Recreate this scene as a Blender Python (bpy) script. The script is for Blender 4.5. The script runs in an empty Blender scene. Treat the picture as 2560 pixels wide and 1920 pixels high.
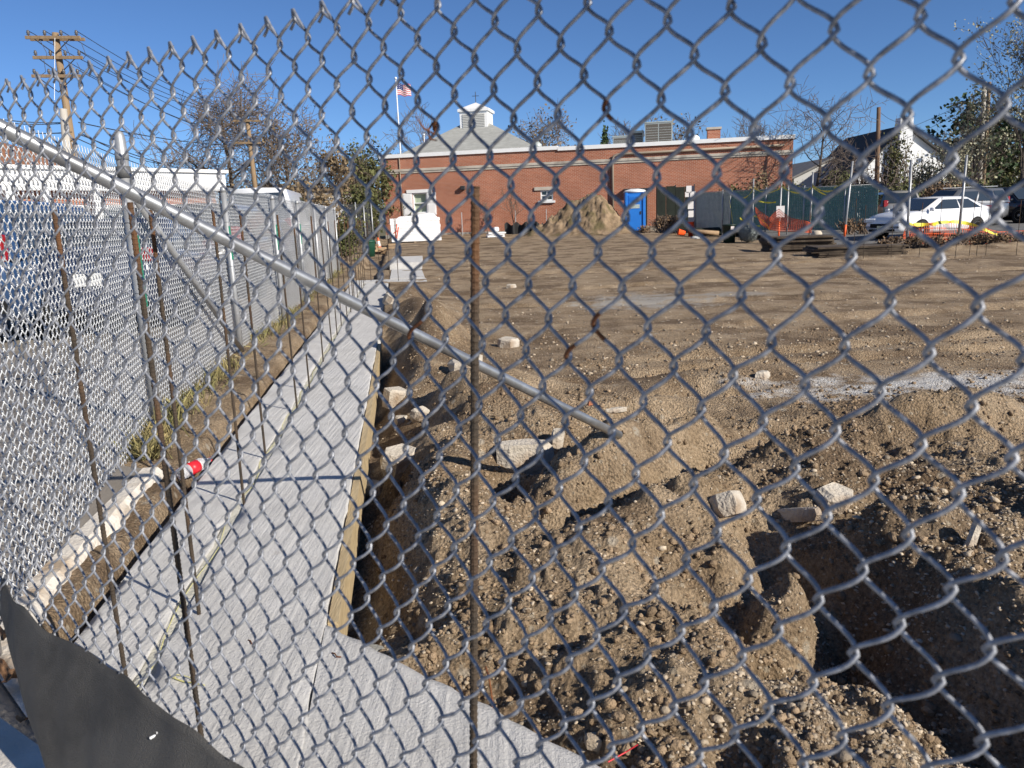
import bpy, math, random
import numpy as np
from mathutils import Vector, Matrix
random.seed(7)
rng = np.random.default_rng(11)
scene = bpy.context.scene
col = scene.collection
R = math.radians

# ---------------------------------------------------------------- camera
EYE = 1.35                      # metres above the concrete footing (z = 0)
FPX = 1970.0; PITCH = 0.20919; ROLL = -0.03729
_cp, _sp, _cr, _sr = math.cos(PITCH), math.sin(PITCH), math.cos(ROLL), math.sin(ROLL)
FW = Vector((0, _cp, -_sp)); U0 = Vector((0, _sp, _cp)); R0 = Vector((1, 0, 0))
RT = R0*_cr + U0*_sr; UP = U0*_cr - R0*_sr
cam_d = bpy.data.cameras.new('camera'); cam = bpy.data.objects.new('camera', cam_d); col.objects.link(cam)
cam_d.sensor_width = 36.0; cam_d.lens = 36.0*FPX/2560.0
cam_d.clip_start = 0.05; cam_d.clip_end = 3000
m = Matrix.Identity(4)
for i in range(3):
    m[i][0] = RT[i]; m[i][1] = UP[i]; m[i][2] = -FW[i]
m[0][3], m[1][3], m[2][3] = 0, 0, EYE
cam.matrix_world = m
cam_d.dof.use_dof = True; cam_d.dof.focus_distance = 5.0; cam_d.dof.aperture_fstop = 9.0
scene.camera = cam

# ---------------------------------------------------------------- sky, sun, exposure
SUN_EL = R(28.5); SUN_AZ = math.atan2(0.777, -0.629)     # clockwise from +Y
world = bpy.data.worlds.new('World'); scene.world = world; world.use_nodes = True
wn = world.node_tree.nodes; wl = world.node_tree.links
sky = wn.new('ShaderNodeTexSky'); sky.sky_type = 'NISHITA'; sky.sun_disc = False
sky.sun_elevation = SUN_EL; sky.sun_rotation = SUN_AZ
sky.altitude = 0; sky.air_density = 0.65; sky.dust_density = 0.0; sky.ozone_density = 7.5
wl.new(sky.outputs[0], wn['Background'].inputs[0]); wn['Background'].inputs[1].default_value = 0.085
sd = bpy.data.lights.new('sun', 'SUN'); sun = bpy.data.objects.new('sun', sd); col.objects.link(sun)
sd.energy = 5.0; sd.angle = R(0.55); sd.color = (1.0, 0.93, 0.82)
sdir = Vector((math.sin(SUN_AZ)*math.cos(SUN_EL), math.cos(SUN_AZ)*math.cos(SUN_EL), math.sin(SUN_EL)))
sun.rotation_euler = sdir.to_track_quat('Z', 'Y').to_euler(); sun.location = (10, -10, 20)
scene.view_settings.view_transform = 'Standard'; scene.view_settings.look = 'None'
scene.view_settings.gamma = 1.0; scene.view_settings.use_curve_mapping = False
scene.view_settings.exposure = 0.42

# ---------------------------------------------------------------- helpers
def ray(px, py): return FW + RT*((px-1280)/FPX) - UP*((py-960)/FPX)
def at(px, py, Y):
    d = ray(px, py); return d*(Y/d.y) + Vector((0, 0, EYE))
def onz(px, py, z=0.0):
    d = ray(px, py); return d*((z-EYE)/d.z) + Vector((0, 0, EYE))
def G(y):                                   # rise of the land towards the brick building
    if y < 20: return 0.0
    if y < 43: t = (y-20)/23.0; return 0.24*t*t*(3-2*t)*0.6 + 0.24*t*0.4
    if y < 50: return 0.24 + (y-43)/7*0.22
    return 0.46

_mats = {}
def mat(name, c1, c2=None, scale=6.0, rough=0.75, metal=0.0, bump=0.0, bscale=40.0, c3=None, s3=1.0, spec=0.4, island=0.0, thr=(0.35, 0.65), stretch=None):
    if name in _mats: return _mats[name]
    M = bpy.data.materials.new(name); M.use_nodes = True; _mats[name] = M
    n = M.node_tree.nodes; l = M.node_tree.links; b = n['Principled BSDF']
    b.inputs['Roughness'].default_value = rough; b.inputs['Metallic'].default_value = metal
    b.inputs['Specular IOR Level'].default_value = spec
    b.inputs['Base Color'].default_value = (*c1, 1)
    tc = n.new('ShaderNodeTexCoord'); src = tc.outputs['Object']
    if stretch:
        mp = n.new('ShaderNodeMapping'); mp.inputs['Scale'].default_value = stretch; l.new(src, mp.inputs['Vector']); src = mp.outputs[0]
    colr = None
    if c2:
        t = n.new('ShaderNodeTexNoise'); t.inputs['Scale'].default_value = scale; t.inputs['Detail'].default_value = 8; t.inputs['Roughness'].default_value = 0.65
        l.new(src, t.inputs['Vector'])
        rp = n.new('ShaderNodeValToRGB'); rp.color_ramp.elements[0].position = thr[0]; rp.color_ramp.elements[1].position = thr[1]
        rp.color_ramp.elements[0].color = (*c1, 1); rp.color_ramp.elements[1].color = (*c2, 1)
        l.new(t.outputs['Fac'], rp.inputs[0]); colr = rp.outputs[0]
        if c3:
            t2 = n.new('ShaderNodeTexNoise'); t2.inputs['Scale'].default_value = s3; t2.inputs['Detail'].default_value = 6; l.new(src, t2.inputs['Vector'])
            r2 = n.new('ShaderNodeValToRGB'); r2.color_ramp.elements[0].position = 0.5; r2.color_ramp.elements[1].position = 0.68
            r2.color_ramp.elements[0].color = (0, 0, 0, 1); r2.color_ramp.elements[1].color = (1, 1, 1, 1); l.new(t2.outputs['Fac'], r2.inputs[0])
            mx = n.new('ShaderNodeMixRGB'); l.new(r2.outputs[0], mx.inputs[0]); l.new(colr, mx.inputs[1]); mx.inputs[2].default_value = (*c3, 1); colr = mx.outputs[0]
    if island > 0:
        g = n.new('ShaderNodeNewGeometry'); hs = n.new('ShaderNodeHueSaturation')
        mr = n.new('ShaderNodeMapRange'); mr.inputs['To Min'].default_value = 1-island; mr.inputs['To Max'].default_value = 1+island
        l.new(g.outputs['Random Per Island'], mr.inputs[0]); l.new(mr.outputs[0], hs.inputs['Value'])
        if colr: l.new(colr, hs.inputs['Color'])
        else: hs.inputs['Color'].default_value = (*c1, 1)
        colr = hs.outputs[0]
    if colr: l.new(colr, b.inputs['Base Color'])
    if bump > 0:
        t3 = n.new('ShaderNodeTexNoise'); t3.inputs['Scale'].default_value = bscale; t3.inputs['Detail'].default_value = 6; l.new(src, t3.inputs['Vector'])
        bp = n.new('ShaderNodeBump'); bp.inputs['Strength'].default_value = bump; bp.inputs['Distance'].default_value = 0.02
        l.new(t3.outputs['Fac'], bp.inputs['Height']); l.new(bp.outputs[0], b.inputs['Normal'])
    return M

def tag(o, label=None, cat=None, group=None, kind=None):
    if label: o['label'] = label
    if cat: o['category'] = cat
    if group: o['group'] = group
    if kind: o['kind'] = kind
    return o
def thing(name, label, cat, loc=(0, 0, 0), rz=0.0, group=None):
    o = bpy.data.objects.new(name, None); o.empty_display_size = 0.1; col.objects.link(o)
    o.location = loc; o.rotation_euler = (0, 0, rz)
    return tag(o, label, cat, group)
def rootloc(p):
    while p.parent: p = p.parent
    return p.location
def copy_tree(o, parent=None):
    c = o.copy(); col.objects.link(c); c.parent = parent
    for ch in list(o.children): copy_tree(ch, c)
    return c
def link_mesh(name, me, parent=None, loc=None, rot=None):
    o = bpy.data.objects.new(name, me); col.objects.link(o); o.parent = parent
    if loc is not None: o.location = loc
    if rot is not None: o.rotation_euler = rot
    return o

def mesh_np(name, V, Q, mats=(), smooth=False, mi=None):
    """fast mesh from numpy: V (n,3), Q (m,k)"""
    me = bpy.data.meshes.new(name); V = np.asarray(V, np.float32); Q = np.asarray(Q, np.int32); k = Q.shape[1]
    me.vertices.add(len(V)); me.vertices.foreach_set('co', V.ravel())
    me.loops.add(Q.size); me.loops.foreach_set('vertex_index', Q.ravel())
    me.polygons.add(len(Q)); me.polygons.foreach_set('loop_start', np.arange(0, Q.size, k, dtype=np.int32))
    try: me.polygons.foreach_set('loop_total', np.full(len(Q), k, np.int32))
    except Exception: pass
    for mm in mats: me.materials.append(mm)
    if mi is not None: me.polygons.foreach_set('material_index', np.asarray(mi, np.int32))
    if smooth: me.polygons.foreach_set('use_smooth', np.ones(len(Q), bool))
    me.update(calc_edges=True); me.validate()
    return me

class MB:
    """collects boxes, tubes, prisms into ONE mesh"""
    def __init__(s): s.v = []; s.f = []; s.fm = []; s.sm = []; s.cur = 0; s.csm = False
    def m(s, i): s.cur = i; return s
    def S(s, b=True): s.csm = b; return s
    def add(s, vs, fs):
        o = len(s.v); s.v += [tuple(v) for v in vs]
        for f in fs: s.f.append([o+i for i in f]); s.fm.append(s.cur); s.sm.append(s.csm)
        return s
    def box(s, lo, hi, M=None):
        x0, y0, z0 = lo; x1, y1, z1 = hi
        vs = [(x0,y0,z0),(x1,y0,z0),(x1,y1,z0),(x0,y1,z0),(x0,y0,z1),(x1,y0,z1),(x1,y1,z1),(x0,y1,z1)]
        if M is not None: vs = [M @ Vector(v) for v in vs]
        sm = s.csm; s.csm = False
        s.add(vs, [(0,3,2,1),(4,5,6,7),(0,1,5,4),(1,2,6,5),(2,3,7,6),(3,0,4,7)]); s.csm = sm; return s
    def cbox(s, c, d, rz=0.0, M=None, ch=0.0):
        """box of size d centred at c, turned rz, edges chamfered ch"""
        T = Matrix.Translation(c) @ Matrix.Rotation(rz, 4, 'Z')
        if M is not None: T = Matrix.Translation(c) @ M
        a, b, e = d[0]/2, d[1]/2, d[2]/2
        if ch <= 0: return s.box((-a,-b,-e), (a,b,e), T)
        vs = []; fs = []
        for z, k in ((-e, ch), (-e+ch, 0), (e-ch, 0), (e, ch)):
            p = [(-a+k,-b+ch+0),(-a+ch,-b+k),(a-ch,-b+k),(a-k,-b+ch),(a-k,b-ch),(a-ch,b-k),(-a+ch,b-k),(-a+k,b-ch)]
            vs += [T @ Vector((q[0], q[1], z)) for q in p]
        for r in range(3):
            for i in range(8): j = (i+1) % 8; fs.append((r*8+i, r*8+j, r*8+8+j, r*8+8+i))
        fs.append(tuple(range(7, -1, -1))); fs.append(tuple(range(24, 32)))
        s.add(vs, fs); return s
    def tube(s, pts, r, n=8, caps=True):
        pts = [Vector(p) for p in pts]; k = len(pts)
        rs = r if hasattr(r, '__len__') else [r]*k
        vs = []; fs = []; up = None
        for i, p in enumerate(pts):
            t = (pts[min(i+1, k-1)] - pts[max(i-1, 0)])
            if t.length < 1e-9: t = Vector((0, 0, 1))
            t.normalize()
            if up is None:
                up = Vector((0, 0, 1)) if abs(t.z) < 0.9 else Vector((1, 0, 0))
            a = t.cross(up)
            if a.length < 1e-6: a = t.cross(Vector((0, 1, 0)))
            a.normalize(); b = a.cross(t); up = b
            for j in range(n):
                q = 2*math.pi*j/n; vs.append(p + (a*math.cos(q) + b*math.sin(q))*rs[i])
        for i in range(k-1):
            for j in range(n):
                jj = (j+1) % n; fs.append((i*n+j, i*n+jj, (i+1)*n+jj, (i+1)*n+j))
        s.add(vs, fs)
        if caps:
            sm = s.csm; s.csm = False
            o = len(s.v)-len(vs)
            s.f.append([o+j for j in range(n-1, -1, -1)]); s.fm.append(s.cur); s.sm.append(False)
            s.f.append([o+(k-1)*n+j for j in range(n)]); s.fm.append(s.cur); s.sm.append(False)
            s.csm = sm
        return s
    def lathe(s, prof, c=(0,0,0), n=20, M=None):
        vs = []; fs = []; k = len(prof)
        for r, z in prof:
            for j in range(n):
                a = 2*math.pi*j/n; v = Vector((r*math.cos(a), r*math.sin(a), z))
                if M is not None: v = M @ v
                vs.append(Vector(c)+v)
        for i in range(k-1):
            for j in range(n):
                jj = (j+1) % n; fs.append((i*n+j, i*n+jj, (i+1)*n+jj, (i+1)*n+j))
        fs.append(tuple(range(n-1, -1, -1))); fs.append(tuple((k-1)*n+j for j in range(n)))
        return s.add(vs, fs)
    def prism(s, poly, axis, lo, hi):
        """poly 2-D points extruded along axis ('x','y','z')"""
        n = len(poly)
        def P(a, b, h): return {'x': (h, a, b), 'y': (a, h, b), 'z': (a, b, h)}[axis]
        vs = [P(a, b, lo) for a, b in poly] + [P(a, b, hi) for a, b in poly]
        fs = [tuple(range(n-1, -1, -1)), tuple(range(n, 2*n))]
        for i in range(n): j = (i+1) % n; fs.append((i, j, n+j, n+i))
        return s.add(vs, fs)
    def quad(s, a, b, c, d): return s.add([a, b, c, d], [(0, 1, 2, 3)])
    def build(s, name, mats, parent=None, world=False, loc=None, rz=0.0):
        me = bpy.data.meshes.new(name)
        off = Vector((0, 0, 0))
        if world and parent is not None: off = rootloc(parent)
        me.from_pydata([tuple(Vector(v)-off) for v in s.v], [], s.f)
        if not isinstance(mats, (list, tuple)): mats = [mats]
        for q in mats: me.materials.append(q)
        me.polygons.foreach_set('material_index', s.fm); me.polygons.foreach_set('use_smooth', s.sm)
        me.update()
        import bmesh
        bm = bmesh.new(); bm.from_mesh(me); bmesh.ops.recalc_face_normals(bm, faces=bm.faces); bm.to_mesh(me); bm.free()
        o = link_mesh(name, me, parent)
        if loc is not None: o.location = loc
        if rz: o.rotation_euler = (0, 0, rz)
        return o

# value noise -----------------------------------------------------------
_P = rng.random((512, 512)).astype(np.float64)
def vnoise(x, y):
    xi = np.floor(x).astype(int); yi = np.floor(y).astype(int); fx = x-xi; fy = y-yi
    fx = fx*fx*fx*(fx*(fx*6-15)+10); fy = fy*fy*fy*(fy*(fy*6-15)+10)
    a = _P[xi & 511, yi & 511]; b = _P[(xi+1) & 511, yi & 511]; c = _P[xi & 511, (yi+1) & 511]; d = _P[(xi+1) & 511, (yi+1) & 511]
    return (a*(1-fx)+b*fx)*(1-fy) + (c*(1-fx)+d*fx)*fy - 0.5
def fbm(x, y, s, o=4, g=0.5):
    r = 0; a = 1.0
    for i in range(o):
        r = r + a*vnoise(x/s+17.3*i, y/s+41.7*i); a *= g; s *= 0.5
    return r
def sstep(a, b, x):
    t = np.clip((x-a)/(b-a), 0, 1); return t*t*(3-2*t)
# ================================================================ setting
TILT = 0.1313
def xR(y): return -0.722 - TILT*(y-2.87)
def xL(y): return -1.514 - TILT*(y-2.441)
def xK(y): return -1.214 - TILT*(y-2.597)
F2P = np.array([(1.6, -1.50), (2.2, -1.66), (2.96, -1.88), (5.17, -2.45), (8.33, -2.93), (10.98, -3.21), (23.0, -4.85), (40, -7.2)])
def xF(y): return np.interp(y, F2P[:, 0], F2P[:, 1])

MOUNDS = [  # x, y, rx, ry, turn, height
    (0.56, 3.86, 0.34, 0.26, 0.2, 0.27), (0.15, 4.55, 0.35, 0.25, 0.0, 0.18), (-0.62, 4.6, 0.30, 0.26, 0.3, -0.16), (0.20, 4.15, 0.20, 0.12, 0.2, -0.16),
    (-0.12, 5.35, 0.45, 0.26, 0.5, 0.24), (-0.55, 5.35, 0.22, 0.5, 0.3, -0.26), (-0.06, 3.72, 0.24, 0.16, 0.3, -0.32), (0.22, 3.62, 0.16, 0.14, 0.3, 0.12),
    (-0.18, 6.05, 0.45, 0.28, 0.2, 0.20), (-0.72, 6.3, 0.22, 0.7, 0.0, -0.16), (-0.85, 8.3, 0.36, 0.9, 0.0, 0.30), (-1.35, 11.2, 0.5, 1.2, 0.0, 0.26), (-1.8, 14.0, 0.4, 1.2, 0.0, 0.24),
    (0.40, 3.40, 0.55, 0.09, 0.75, -0.26), (0.85, 3.92, 0.6, 0.13, 0.75, -0.22), (0.66, 3.20, 0.5, 0.15, 0.7, 0.17), (1.02, 4.30, 0.45, 0.2, 0.6, 0.22), (0.58, 3.62, 0.3, 0.14, 0.7, 0.10),
    (1.36, 3.62, 0.32, 0.24, 0.2, 0.26), (1.00, 2.93, 0.24, 0.18, 0.3, -0.34), (1.10, 2.46, 0.20, 0.30, -0.3, -0.36), (0.92, 2.62, 0.10, 0.12, 0.2, 0.14), (0.72, 2.56, 0.18, 0.16, 0.5, -0.24),
    (0.80, 2.96, 0.12, 0.10, 0.5, 0.16), (1.42, 2.80, 0.20, 0.20, 0.3, 0.16), (2.75, 2.75, 1.05, 1.0, 0.0, 0.30), (1.62, 2.62, 0.14, 0.3, -0.2, 0.08), (2.45, 4.45, 0.70, 0.22, 0.25, 0.26), (1.80, 4.55, 0.45, 0.22, 0.3, -0.18),
    (1.22, 1.98, 0.18, 0.26, 0.4, -0.30), (1.52, 2.25, 0.14, 0.18, 0.4, 0.14), (0.98, 2.12, 0.16, 0.16, 0.0, 0.10), (2.1, 1.5, 0.6, 0.6, 0.0, 0.16), (0.80, 2.22, 0.14, 0.12, 0.0, -0.20),
    (0.35, 2.55, 0.45, 0.3, -0.4, 0.07), (-0.35, 3.1, 0.22, 0.3, 0.0, 0.06), (0.28, 1.95, 0.4, 0.3, 0.3, 0.03), (0.55, 1.70, 0.04, 0.2, 0.2, -0.08),
    (-0.42, 2.55, 0.10, 0.16, 0.8, -0.12), (-0.05, 2.18, 0.12, 0.2, 0.8, -0.12), (0.12, 3.05, 0.35, 0.2, 0.2, 0.08), (0.05, 5.75, 0.35, 0.12, 0.2, -0.20), (1.7, 6.2, 0.8, 0.25, 0.3, 0.10), (1.35, 5.75, 0.4, 0.12, 0.3, -0.14), (0.9, 5.2, 0.5, 0.2, 0.4, 0.12), (0.75, 4.95, 0.4, 0.1, 0.4, -0.14)]
def Gn(y):
    t = np.clip((y-20)/23.0, 0, 1); z = 0.24*t*t*(3-2*t)*0.6 + 0.24*t*0.4
    return z + np.clip((y-43)/7, 0, 1)*0.22
def soil_height(x, y):
    e = (x-xR(y))*0.991; d2 = (x+0.70)*0.664 + (y-2.52)*0.747
    near = 1-sstep(3.8, 6.6, y); mid = 1-sstep(14, 30, y)
    # warped coordinates break up the smooth mounds
    wx = x + 0.16*fbm(x, y, 0.45, 3); wy = y + 0.16*fbm(x+50, y+9, 0.45, 3)
    z = 0.05*fbm(x, y, 4.0, 3) + Gn(y)
    mo = np.zeros_like(x)
    for (mx, my, rx, ry, th, h) in MOUNDS:
        c, s = math.cos(th), math.sin(th); a = ((wx-mx)*c+(wy-my)*s)/rx; b = (-(wx-mx)*s+(wy-my)*c)/ry
        mo = mo + h*np.exp(-(a*a+b*b))
    z = z + mo
    z = z - 0.40*np.exp(-((e+0.06*fbm(x, y, 0.5, 2))/0.26)**2)*(1-sstep(7, 13, y))*sstep(2.2, 2.9, y)
    z = z + 0.20*np.exp(-((e-0.62+0.2*fbm(x+4, y, 0.9, 2))/0.24)**2)*(0.55+1.3*fbm(x+21, y+5, 0.7, 2))*sstep(2.6, 3.4, y)*(1-sstep(9, 12, y))
    z = z - 0.10*np.exp(-(d2/0.09)**2)*(x > -0.9)*(y < 3)
    z = z + near*(0.08*fbm(x, y, 0.55, 3) + 0.06*np.abs(fbm(x+7, y+3, 0.26, 3))) + (near*0.8+0.12*mid)*0.030*fbm(x+31, y, 0.11, 3)
    cl = np.clip(fbm(x+3, y+77, 0.07, 2)-0.10, 0, 1); z = z + (near*0.050+0.010*mid)*cl
    cl2 = np.clip(fbm(x+13, y+7, 0.028, 2)-0.12, 0, 1); z = z + near*0.030*cl2
    z = z + mid*(1-near)*0.022*fbm(x+5, y*2.2, 0.6, 3)
    # wheel ruts crossing the open lot
    for (rx, ry, ang, ln, dp, wd) in ((3.6, 7.6, 0.22, 3.0, 0.05, 0.09), (3.2, 6.9, 0.20, 3.0, 0.05, 0.08), (2.0, 12, -0.15, 6, 0.05, 0.12), (4, 15, 0.1, 8, 0.05, 0.14), (5, 19, 0.05, 9, 0.06, 0.16), (4, 21, -0.03, 7, 0.05, 0.16), (6.5, 10, 0.2, 5, 0.05, 0.12)):
        c, s = math.cos(ang), math.sin(ang); a = (x-rx)*c+(y-ry)*s; b = -(x-rx)*s+(y-ry)*c + 0.12*fbm(x, y, 0.8, 2)
        z = z + (np.exp(-((b-1.9*wd)/wd)**2)*0.6-np.exp(-(b/wd)**2))*dp*np.exp(-(a/ln)**4)*(0.5+np.clip(fbm(x+9, y, 0.35, 2)+0.4, 0, 1))
    # bank on the far side of the footing, under the left fence
    left = x < (xR(y)-0.3)
    eL = (xL(y)-x)
    zl = -0.16+0.20*sstep(0.02, 0.13, eL) + 0.035*fbm(x, y, 0.35, 3) + 0.02*fbm(x, y, 0.09, 2) + Gn(y)
    z = np.where(left, zl, z)
    under = (e < 0.0) & (x > xL(y)-0.03) & (y < 17.6) & (y > 1.2)
    z = np.where(under, -0.30, z)
    z = np.where((d2 < 0) & (e > -0.05) & (y < 3.0), -0.28, z)
    z = np.where(x < xF(y)-0.12, np.minimum(z, -0.12+Gn(y)), z)
    kerb = (y < 4.2) & (x < -1.72-(y-2.63)*0.15-0.06)
    z = np.where(kerb | ((x+1.3)*0.6+(y-1.75)*0.8 < 0), -0.25, z)
    lot = sstep(0, 1.2, (x-9.6)*0.25+(y-23.6))*sstep(7.5, 9.5, x)
    z = z*(1-lot) + lot*(Gn(y)-0.25)
    ditch = np.exp(-(((y-21.6)+(x-10)*0.06)/0.8)**2)*sstep(9.5, 11.5, x)
    z = z + 0.16*ditch + 0.1*ditch*fbm(x, y, 0.3, 3)
    return z

def terrain():
    ny, nx = 760, 640
    yy = 1.15*np.exp(np.linspace(0, math.log(49.5/1.15), ny))
    aa = np.linspace(-1, 1, nx); aa = 0.30*aa + 0.70*aa*np.abs(aa)**0.35
    A, Y = np.meshgrid(aa, yy); X = 0.05+A*(0.80*Y+1.2)
    X = X + np.where(Y > 12, 0, 0)
    Z = soil_height(X, Y)
    V = np.stack([X, Y, Z], -1).reshape(-1, 3)
    i = np.arange(ny-1)[:, None]*nx + np.arange(nx-1)[None]; Q = np.stack([i, i+1, i+nx+1, i+nx], -1).reshape(-1, 4)
    o = link_mesh('soil', mesh_np('soil', V, Q, [soil_mat()], smooth=True)); tag(o, kind='structure')
    return o

def soil_mat():
    M = bpy.data.materials.new('soil'); M.use_nodes = True; n = M.node_tree.nodes; l = M.node_tree.links; b = n['Principled BSDF']
    b.inputs['Roughness'].default_value = 0.95; b.inputs['Specular IOR Level'].default_value = 0.15
    tc = n.new('ShaderNodeTexCoord'); P = tc.outputs['Object']
    def noise(s, d=6, r=0.6):
        t = n.new('ShaderNodeTexNoise'); t.inputs['Scale'].default_value = s; t.inputs['Detail'].default_value = d; t.inputs['Roughness'].default_value = r; l.new(P, t.inputs['Vector']); return t.outputs['Fac']
    def ramp(v, a, b_, ca, cb):
        r = n.new('ShaderNodeValToRGB'); e = r.color_ramp.elements; e[0].position = a; e[1].position = b_; e[0].color = (*ca, 1); e[1].color = (*cb, 1); l.new(v, r.inputs[0]); return r.outputs[0]
    def mix(f, a, c, mode='MIX'):
        x = n.new('ShaderNodeMixRGB'); x.blend_type = mode
        if isinstance(f, float): x.inputs[0].default_value = f
        else: l.new(f, x.inputs[0])
        l.new(a, x.inputs[1])
        if isinstance(c, tuple): x.inputs[2].default_value = (*c, 1)
        else: l.new(c, x.inputs[2])
        return x.outputs[0]
    base = ramp(noise(2.2, 8), 0.36, 0.64, (0.32, 0.235, 0.150), (0.48, 0.375, 0.262))
    base = mix(ramp(noise(0.9, 7, 0.65), 0.47, 0.60, (0, 0, 0), (1, 1, 1)), base, (0.20, 0.143, 0.094))
    fine = ramp(noise(55, 4, 0.7), 0.3, 0.7, (0.42, 0.41, 0.39), (1.32, 1.29, 1.25))
    base = mix(1.0, base, fine, 'MULTIPLY')
    # pale stone chips lying in the soil
    def chips(scale, th, c):
        vo = n.new('ShaderNodeTexVoronoi'); vo.inputs['Scale'].default_value = scale; l.new(P, vo.inputs['Vector'])
        d = ramp(vo.outputs['Distance'], 0.20, 0.34, (1, 1, 1), (0, 0, 0))
        sp = n.new('ShaderNodeSeparateColor'); l.new(vo.outputs['Color'], sp.inputs[0])
        g = ramp(sp.outputs[0], th, th+0.03, (0, 0, 0), (1, 1, 1))
        k = n.new('ShaderNodeMath'); k.operation = 'MULTIPLY'; l.new(d, k.inputs[0]); l.new(g, k.inputs[1]); return k.outputs[0], c
    for s, th, c in ((26, 0.80, (0.40, 0.33, 0.24)), (60, 0.74, (0.36, 0.29, 0.20)), (11, 0.90, (0.42, 0.36, 0.28))):
        f, c = chips(s, th, c); base = mix(f, base, c)
    # spilled lime and cement, pale grey, in two patches
    sx = n.new('ShaderNodeSeparateXYZ'); l.new(P, sx.inputs[0])
    def patch(cx, cy, rx, ry):
        def sub(o_, c, r):
            a = n.new('ShaderNodeMath'); a.operation = 'SUBTRACT'; l.new(o_, a.inputs[0]); a.inputs[1].default_value = c
            d = n.new('ShaderNodeMath'); d.operation = 'DIVIDE'; l.new(a.outputs[0], d.inputs[0]); d.inputs[1].default_value = r
            q = n.new('ShaderNodeMath'); q.operation = 'POWER'; l.new(d.outputs[0], q.inputs[0]); q.inputs[1].default_value = 2.0
            ab = n.new('ShaderNodeMath'); ab.operation = 'MULTIPLY'; l.new(d.outputs[0], ab.inputs[0]); l.new(d.outputs[0], ab.inputs[1]); return ab.outputs[0]
        s = n.new('ShaderNodeMath'); s.operation = 'ADD'; l.new(sub(sx.outputs[0], cx, rx), s.inputs[0]); l.new(sub(sx.outputs[1], cy, ry), s.inputs[1])
        a = n.new('ShaderNodeMath'); a.operation = 'MULTIPLY_ADD'; l.new(noise(3.5, 8, 0.7), a.inputs[0]); a.inputs[1].default_value = 4.2; l.new(s.outputs[0], a.inputs[2])
        k = n.new('ShaderNodeMath'); k.operation = 'MULTIPLY'; l.new(a.outputs[0], k.inputs[0]); k.inputs[1].default_value = 0.2
        return ramp(k.outputs[0], 0.42, 0.58, (1, 1, 1), (0, 0, 0))
    for cx, cy, rx, ry, c in ((3.5, 5.70, 2.2, 0.55, (0.62, 0.60, 0.57)), (2.1, 12.2, 1.3, 1.5, (0.38, 0.35, 0.31)), (3.6, 12.6, 0.8, 0.6, (0.36, 0.33, 0.29))):
        base = mix(patch(cx, cy, rx, ry), base, c)
    l.new(base, b.inputs['Base Color'])
    h = n.new('ShaderNodeMath'); h.operation = 'ADD'; l.new(noise(120, 6, 0.75), h.inputs[0])
    v2 = n.new('ShaderNodeTexVoronoi'); v2.inputs['Scale'].default_value = 70; l.new(P, v2.inputs['Vector']); l.new(v2.outputs['Distance'], h.inputs[1])
    bp = n.new('ShaderNodeBump'); bp.inputs['Strength'].default_value = 0.9; bp.inputs["Distance"].default_value = 0.020; l.new(h.outputs[0], bp.inputs['Height']); l.new(bp.outputs[0], b.inputs['Normal'])
    return M
terrain()

# wide land beyond, pavements ------------------------------------------------
M_grass = mat('rough_grass', (0.10, 0.10, 0.045), (0.20, 0.165, 0.085), 3.0, 0.95, bump=0.4, bscale=8)
M_asph = mat('asphalt', (0.135, 0.13, 0.125), (0.19, 0.185, 0.175), 8.0, 0.9, bump=0.3, bscale=120, c3=(0.11, 0.105, 0.10), s3=0.7)
M_pave = mat('pavement', (0.22, 0.195, 0.165), (0.28, 0.25, 0.215), 7.0, 0.92, bump=0.35, bscale=90, c3=(0.18, 0.155, 0.125), s3=0.9)
M_walk = mat('sidewalk_concrete', (0.52, 0.49, 0.44), (0.60, 0.57, 0.52), 9.0, 0.9, bump=0.3, bscale=130, c3=(0.44, 0.40, 0.34), s3=2.5)
def sheet(name, ys, xl, xr, dz, material, nx=2, kind='structure'):
    V = []; Q = []
    for y in ys:
        for k in range(nx): V.append((xl(y)+(xr(y)-xl(y))*k/(nx-1), y, G(y)+dz-(0.9 if name == 'ground' and y < 23 else 0)))
    for i in range(len(ys)-1):
        for k in range(nx-1): a = i*nx+k; Q.append((a, a+1, a+nx+1, a+nx))
    return tag(link_mesh(name, mesh_np(name, V, Q, [material])), kind=kind)
sheet('ground', [-60, -6, 0, 10, 20, 22, 24, 28, 32, 36, 40, 43, 46, 50, 60, 100, 300, 1500], lambda y: -60-abs(y)*1.2, lambda y: 60+abs(y)*1.2, -0.35, M_grass, 3)
sheet('parking_lot', [22.6, 26, 30, 34, 38, 41, 43, 46, 50], lambda y: 9.0 if y < 30 else 11.5, lambda y: 75, -0.05, M_asph)
sheet('grass_verge', [36, 40, 43, 46, 50, 56], lambda y: -9.5, lambda y: 3.0, -0.30, M_grass)
b_ = MB()
edge = [(-4.95, 23), (-3.27, 10.98), (-2.99, 8.3), (-2.52, 5.2), (-2.25, 4.25), (-2.02, 4.15), (-1.80, 2.63), (-1.57, 2.25), (-1.2, 1.86), (-0.5, 1.2), (0.55, 0.3), (3, -2), (3, -8), (-45, -8), (-45, 46), (-9.2, 46)]
b_.prism(edge, 'z', -0.3, 0.07)
tag(b_.build('pavement', M_pave), kind='structure')
# sidewalk corner slab beside the near fence, cracked into flags
b_ = MB(); b_.prism([(-2.1, 2.36), (-1.60, 1.95), (-1.31, 1.72), (-1.0, 1.50), (-0.72, 1.28), (-0.38, 1.02), (0.0, 0.70), (0.35, 0.40), (1.4, -0.5), (2.6, -1.6), (-3.2, -1.6), (-3.2, 1.6)], 'z', 0.04, 0.235)
tag(b_.build('sidewalk', M_walk), kind='structure')
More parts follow.
